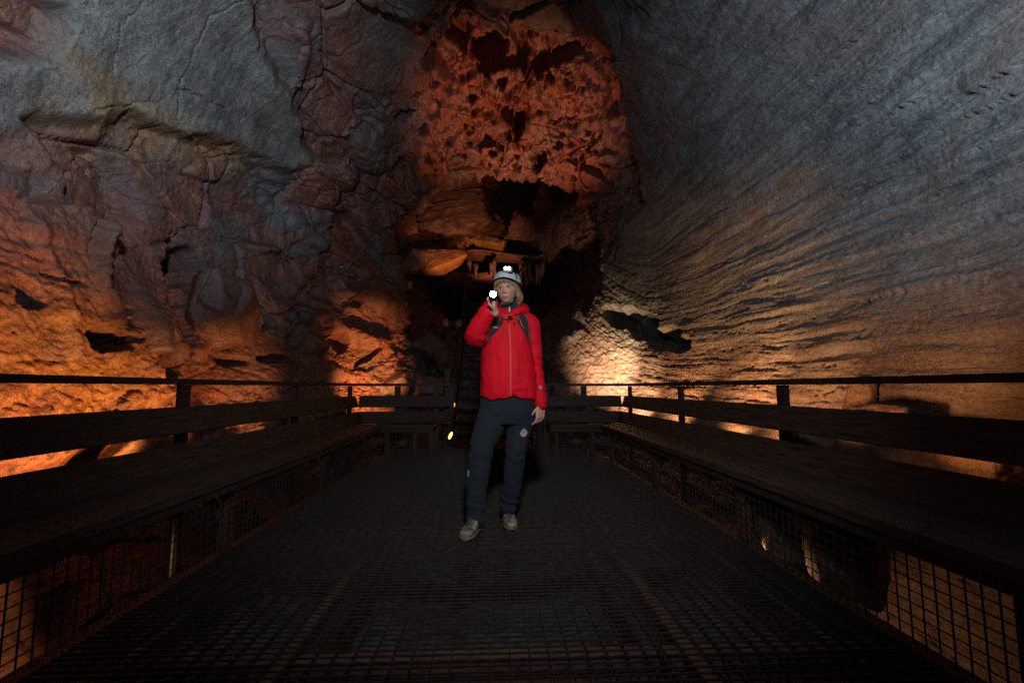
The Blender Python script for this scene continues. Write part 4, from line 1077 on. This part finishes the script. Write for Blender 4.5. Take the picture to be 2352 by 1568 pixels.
for pts in (TL, TR):
    kx, ax_ = pts[3][0], pts[-1][0]
    for c_, amp, fr, rad_ in ((kx, .004, 70, .14), (ax_ + Vector((0, 0, .06)), .006, 85, .13)):
        d_ = np.linalg.norm(co - np.array(c_), axis=1); w += sstep(rad_, rad_ * .4, d_) * amp * np.sin(co[:, 2] * fr + 6 * fbm(q * 7, 2) + q[:, 0] * 22)
d_, t_ = seg_d(B(330, 440, PY - .15), B(560, 370, PY - .13)); w += .007 * np.exp(-(d_ / .014) ** 2 * .5)
set_co(me, co + no * w[:, None])
bvh_t = BVHTree.FromPolygons([v.co[:] for v in me.vertices], [p.vertices[:] for p in me.polygons])
trousers = finish(me, 'trousers', NAVY, body)
kp = patch(bvh_t, B(755, 415), .0245, .027, TANP, trousers, 'knee_patch', .003, 9)
if kp:
    patch(bvh_t, B(755, 415), .0205, .0225, LILAC, kp, 'patch_face', .005, 9)
    text_on(bvh_t, 'LAVA', B(755, 402), .013, NAVYP, kp, off=.0065, rz=.12); text_on(bvh_t, 'TUNNEL', B(755, 428), .011, NAVYP, kp, off=.0065, rz=.12)
sp = patch(bvh_t, B(264, 782), .0095, .0185, LILAC, trousers, 'shin_badge', .002)
if sp: text_on(bvh_t, '66', B(264, 782), .016, NAVYP, sp, rz=R(80), off=.004)

# --- hiking shoes
SHOE = simple_mat('trail_shoe_fabric', (.22, .20, .155), .8, 0, .9, 22, .6, 160, spec=.2); SOLE = simple_mat('shoe_sole', (.13, .105, .08), .85, 0, .5, 60, .5, 90); LACE = simple_mat('shoe_lace', (.07, .06, .09), .7)
def shoe(heel, toe):
    f = Vector((toe[0] - heel[0], toe[1] - heel[1], 0)); L_ = f.length; f.normalize(); s = Vector((f.y, -f.x, 0))
    heel = Vector((heel[0], heel[1], 0))
    prof = [(0, .024, .020, .075), (.05, .032, .018, .098), (.2, .036, .018, .112), (.35, .036, .018, .108), (.48, .039, .018, .088), (.62, .044, .018, .070), (.76, .047, .019, .058), (.88, .042, .020, .050), (.96, .028, .022, .042), (1.0, .012, .024, .034)]
    up = MB(); so = MB(); su, ss = [], []
    for t, w, z0, z1 in prof:
        c = heel + f * (t * L_); su.append((c + ZU * ((z0 + z1) / 2), s, ZU, w, (z1 - z0) / 2, .8)); ss.append((c + ZU * .0135, s, ZU, w * 1.08 + .001, .0125, .5))
    loft(up, su, 24); limb(up, [heel + f * L_ * .22 + ZU * .09, heel + f * L_ * .2 + ZU * .135], [.040, .042], 18)
    me = fuse(up, .005, 4, .5); c2, n2 = get_co(me), get_no(me); set_co(me, c2 + n2 * (.0025 * fbm(c2 * 40, 3))[:, None])
    sh = finish(me, 'shoe', SHOE, body)
    loft(so, ss, 28); put(so, 'sole', SOLE, sh)
    lm = MB()
    for k in range(5):
        t = .36 + .07 * k; z = .112 - .55 * (t - .36) * .13 / .13 * .21; c = heel + f * L_ * t
        lm.tube([c - s * .024 + ZU * (z - .008), c + ZU * (z + .004), c + s * .024 + f * .012 + ZU * (z - .008)], .0028, 6)
    put(lm, 'laces', LACE, sh)
tl0 = B(212, 1392, 2.94); tr0 = B(655, 1292, 3.14)
al, ar = TL[-1][0], TR[-1][0]
def heel_of(ankle, toe):
    v = Vector((toe[0] - ankle[0], toe[1] - ankle[1], 0)).normalized(); return Vector((toe[0], toe[1], 0)) - v * .275
shoe(heel_of(al, tl0), tl0); shoe(heel_of(ar, tr0), tr0)

# --- backpack (worn over the jacket, a thing of its own)
bl = Vector((A(665, 900)[0], PY + .24, A(0, 900)[2])); pack = empty('backpack', bl); tag(pack, 'small black backpack with orange cords worn over the red jacket', 'backpack')
mb = MB()
loft(mb, [(A(665, 1180, PY + .21), XU, YU, .10, .05, .6), (A(665, 1150, PY + .22), XU, YU, .125, .075, .6), (A(665, 900, PY + .23), XU, YU, .13, .085, .6), (A(665, 700, PY + .22), XU, YU, .115, .07, .6), (A(665, 650, PY + .20), XU, YU, .08, .04, .6)], 28)
put(mb, 'pack_body', BLACK, pack, True, bl)
sL = ribbon(bvh_j, [(566, 575), (578, 625), (570, 670), (538, 725), (500, 785), (462, 850), (440, 905)], [.016, .026, .031, .030, .022, .013, .006], .007, .006)
sR = ribbon(bvh_j, [(798, 592), (798, 625), (808, 668), (828, 715), (845, 770), (858, 835), (858, 890)], [.022, .032, .036, .029, .018, .010, .006], .007, .006)
so1 = put(sL, 'shoulder_strap', BLACK, pack, True, bl); so2 = put(sR, 'shoulder_strap', BLACK, pack, True, bl)
def cord(pts, r=.0026, off=.011):
    c = [on(bvh_j, A(*p), off) for p in pts]; c = [p for p in c if p is not None]
    return MB().tube(c, r, 6)
put(cord([(550, 580), (575, 598), (598, 640), (590, 665)]), 'cord', ORANGE, so1, True, bl)
put(cord([(772, 600), (750, 640), (785, 665), (797, 715), (820, 738)]), 'cord', ORANGE, so2, True, bl)
put(cord([(598, 612), (640, 612), (680, 616), (720, 618), (750, 626)]), 'chest_cord', ORANGE, pack, True, bl)
put(cord([(598, 628), (640, 630), (680, 630), (720, 638), (748, 642)]), 'chest_cord', ORANGE, pack, True, bl)
c = on(bvh_j, A(684, 622), .012)
m = MB().box((-.017, -.005, -.009), (.017, .005, .009)); m.v = [v + c for v in m.v]; put(m, 'buckle', PLAST, pack, False, bl)
hp = on(bvh_j, A(532, 728), .017)
if hp:
    m = MB(); pts = [(-.022, -.016), (.016, -.016), (.022, .002), (.012, .017), (-.008, .019), (-.022, .010)]
    m.add([hp + Vector((x, 0, z)) for x, z in pts] + [hp + Vector((x, .004, z)) for x, z in pts], [tuple(range(6)), tuple(range(6, 12))[::-1]] + [(k, k + 6, (k+1) % 6 + 6, (k+1) % 6) for k in range(6)])
    bd = put(m, 'badge', NAVYP, so1, False, bl)
    t_ = text_on(bvh_j, 'TUNNEL', A(528, 737), .0125, WHITE, so1, off=.020)
    if t_: t_.location = ORG - bl

# --- torch
torch = empty('torch', LENS_C); tag(torch, 'lit torch held beside the cheek and shining straight out', 'torch')
td = Vector((.06, .97, -.22)).normalized(); Mx = Matrix.Translation(LENS_C) @ (-td).to_track_quat('Z', 'Y').to_matrix().to_4x4()
put(MB().lathe([(.0125, -.135), (.0145, -.13), (.0145, -.06), (.018, -.045), (.0265, -.025), (.0285, -.003), (.0285, .002), (.026, .002)], 26, Mx), 'barrel', PLAST, torch, False, LENS_C)
put(MB().lathe([(.0258, .0005), (.018, .0025), (.001, .0035)], 26, Mx), 'lens', TORCH, torch, True, LENS_C)
# ------------------------------------------------------------------ lamps
def lamp(name, loc, target, watts, col, size=70, blend=.6, radius=.05):
    l = bpy.data.lights.new(name, 'SPOT'); l.energy = watts; l.color = col; l.spot_size = R(size); l.spot_blend = blend; l.shadow_soft_size = radius
    o = bpy.data.objects.new(name, l); COL.objects.link(o); o.location = loc
    o.rotation_euler = (Vector(target) - Vector(loc)).to_track_quat('-Z', 'Y').to_euler()
    return o
WARM, AMBER, COOL = (1, .48, .165), (1, .385, .10), (.77, .89, 1.0)
lamp('left_wall_lamp', (-2.35, 3.4, .2), (-4.0, 3.7, 1.05), 330, AMBER, 66, .6)
lamp('left_block_lamp', (-2.35, 4.6, .2), (-4.0, 5.0, .95), 210, AMBER, 62, .7)
lamp('left_middle_lamp', (-2.4, 6.0, .2), (-3.7, 6.5, 1.2), 130, AMBER, 64, .8)
lamp('right_wall_lamp', (2.3, 3.15, .72), (3.6, 3.7, 1.2), 80, WARM, 84, .9)
lamp('right_wall_lamp', (2.35, 4.3, .2), (3.6, 4.9, 1.2), 200, WARM, 74, .9)
lamp('right_wall_lamp', (2.35, 5.3, .2), (3.5, 5.7, 1.3), 320, WARM, 74, .9)
lamp('right_near_lamp', (2.35, 2.5, .7), (3.6, 2.6, .85), 36, AMBER, 84, 1)
lamp('right_middle_lamp', (2.3, 6.6, .2), (3.2, 7.2, 1.2), 240, WARM, 78, .9)
lamp('right_niche_lamp', (1.7, 7.5, .75), (2.5, 9.3, 1.5), 1100, (1, .64, .31), 62, 1)
lamp('left_rib_lamp', (-1.4, 7.5, .2), (-2.6, 9.1, 1.35), 540, AMBER, 56, .8)
lamp('roof_lamp', (.5, 8.75, 2.6), (.52, 8.7, 6), 580, (1, .34, .16), 80, .8)
lamp('far_lamp', (-.9, 12.0, 3.2), (-1.3, 12.9, 5), 150, AMBER, 66, .8)
lamp('right_niche_side_lamp', (2.0, 7.35, .2), (3.0, 8.6, 1.1), 560, (1, .58, .27), 70, .9)
lamp('slab_lamp', (-.9, 9.9, 3.3), (-.95, 11.2, 5.1), 85, (1, .42, .17), 74, .8)
lamp('ledge_lamp', (.3, 12.2, 3.5), (.1, 13.6, 4.7), 120, (1, .40, .18), 66, .8)
lamp('under_bench_lamp', (-1.72, 3.2, -.2), (-2.5, 2.5, -.12), 70, WARM, 100, .8)
lamp('under_bench_lamp', (1.72, 3.2, -.2), (2.5, 2.5, -.12), 16, WARM, 100, .8)
lamp('under_bench_lamp', (-1.72, 1.75, -.2), (-2.5, 1.3, -.1), 30, (1, .75, .5), 110, .8)
lamp('under_bench_lamp', (1.72, 2.1, -.2), (2.5, 1.5, -.1), 9, WARM, 110, .8)
lamp('right_flash', (.7, .4, 2.7), (3.9, 3.0, 4.2), 860, COOL, 90, 1, .10)
lamp('left_flash', (-.7, .4, 2.7), (-3.9, 4.2, 4.9), 1000, COOL, 80, 1, .10)
lamp('camera_fill_flash', (.12, .55, 1.9), (.12, 3.2, .85), 165, (.93, .97, 1), 100, 1.0, .10)
# ------------------------------------------------------------------ camera, world, view
cam = bpy.data.cameras.new('camera'); cam.lens = LENS; cam.sensor_width = 36; cam.clip_start = .05; cam.clip_end = 200
camo = bpy.data.objects.new('camera', cam); COL.objects.link(camo)
camo.location = (0, 0, CAM_H); camo.rotation_euler = (R(90) + PITCH, 0, YAW)
S.camera = camo
w = bpy.data.worlds.new('World'); S.world = w; w.use_nodes = True
w.node_tree.nodes['Background'].inputs[0].default_value = (.5, .7, 1, 1); w.node_tree.nodes['Background'].inputs[1].default_value = .002
S.view_settings.view_transform = 'Standard'; S.view_settings.look = 'None'; S.view_settings.exposure = 0; S.view_settings.gamma = 1
S.cycles.max_bounces = 4; S.cycles.diffuse_bounces = 2; S.cycles.glossy_bounces = 2; S.cycles.caustics_reflective = False; S.cycles.caustics_refractive = False
S.cycles.sample_clamp_indirect = 1.0; S.cycles.use_denoising = False
S.cycles.denoising_input_passes = 'RGB_ALBEDO_NORMAL'; S.cycles.denoising_prefilter = 'ACCURATE'
S.cycles.use_adaptive_sampling = False
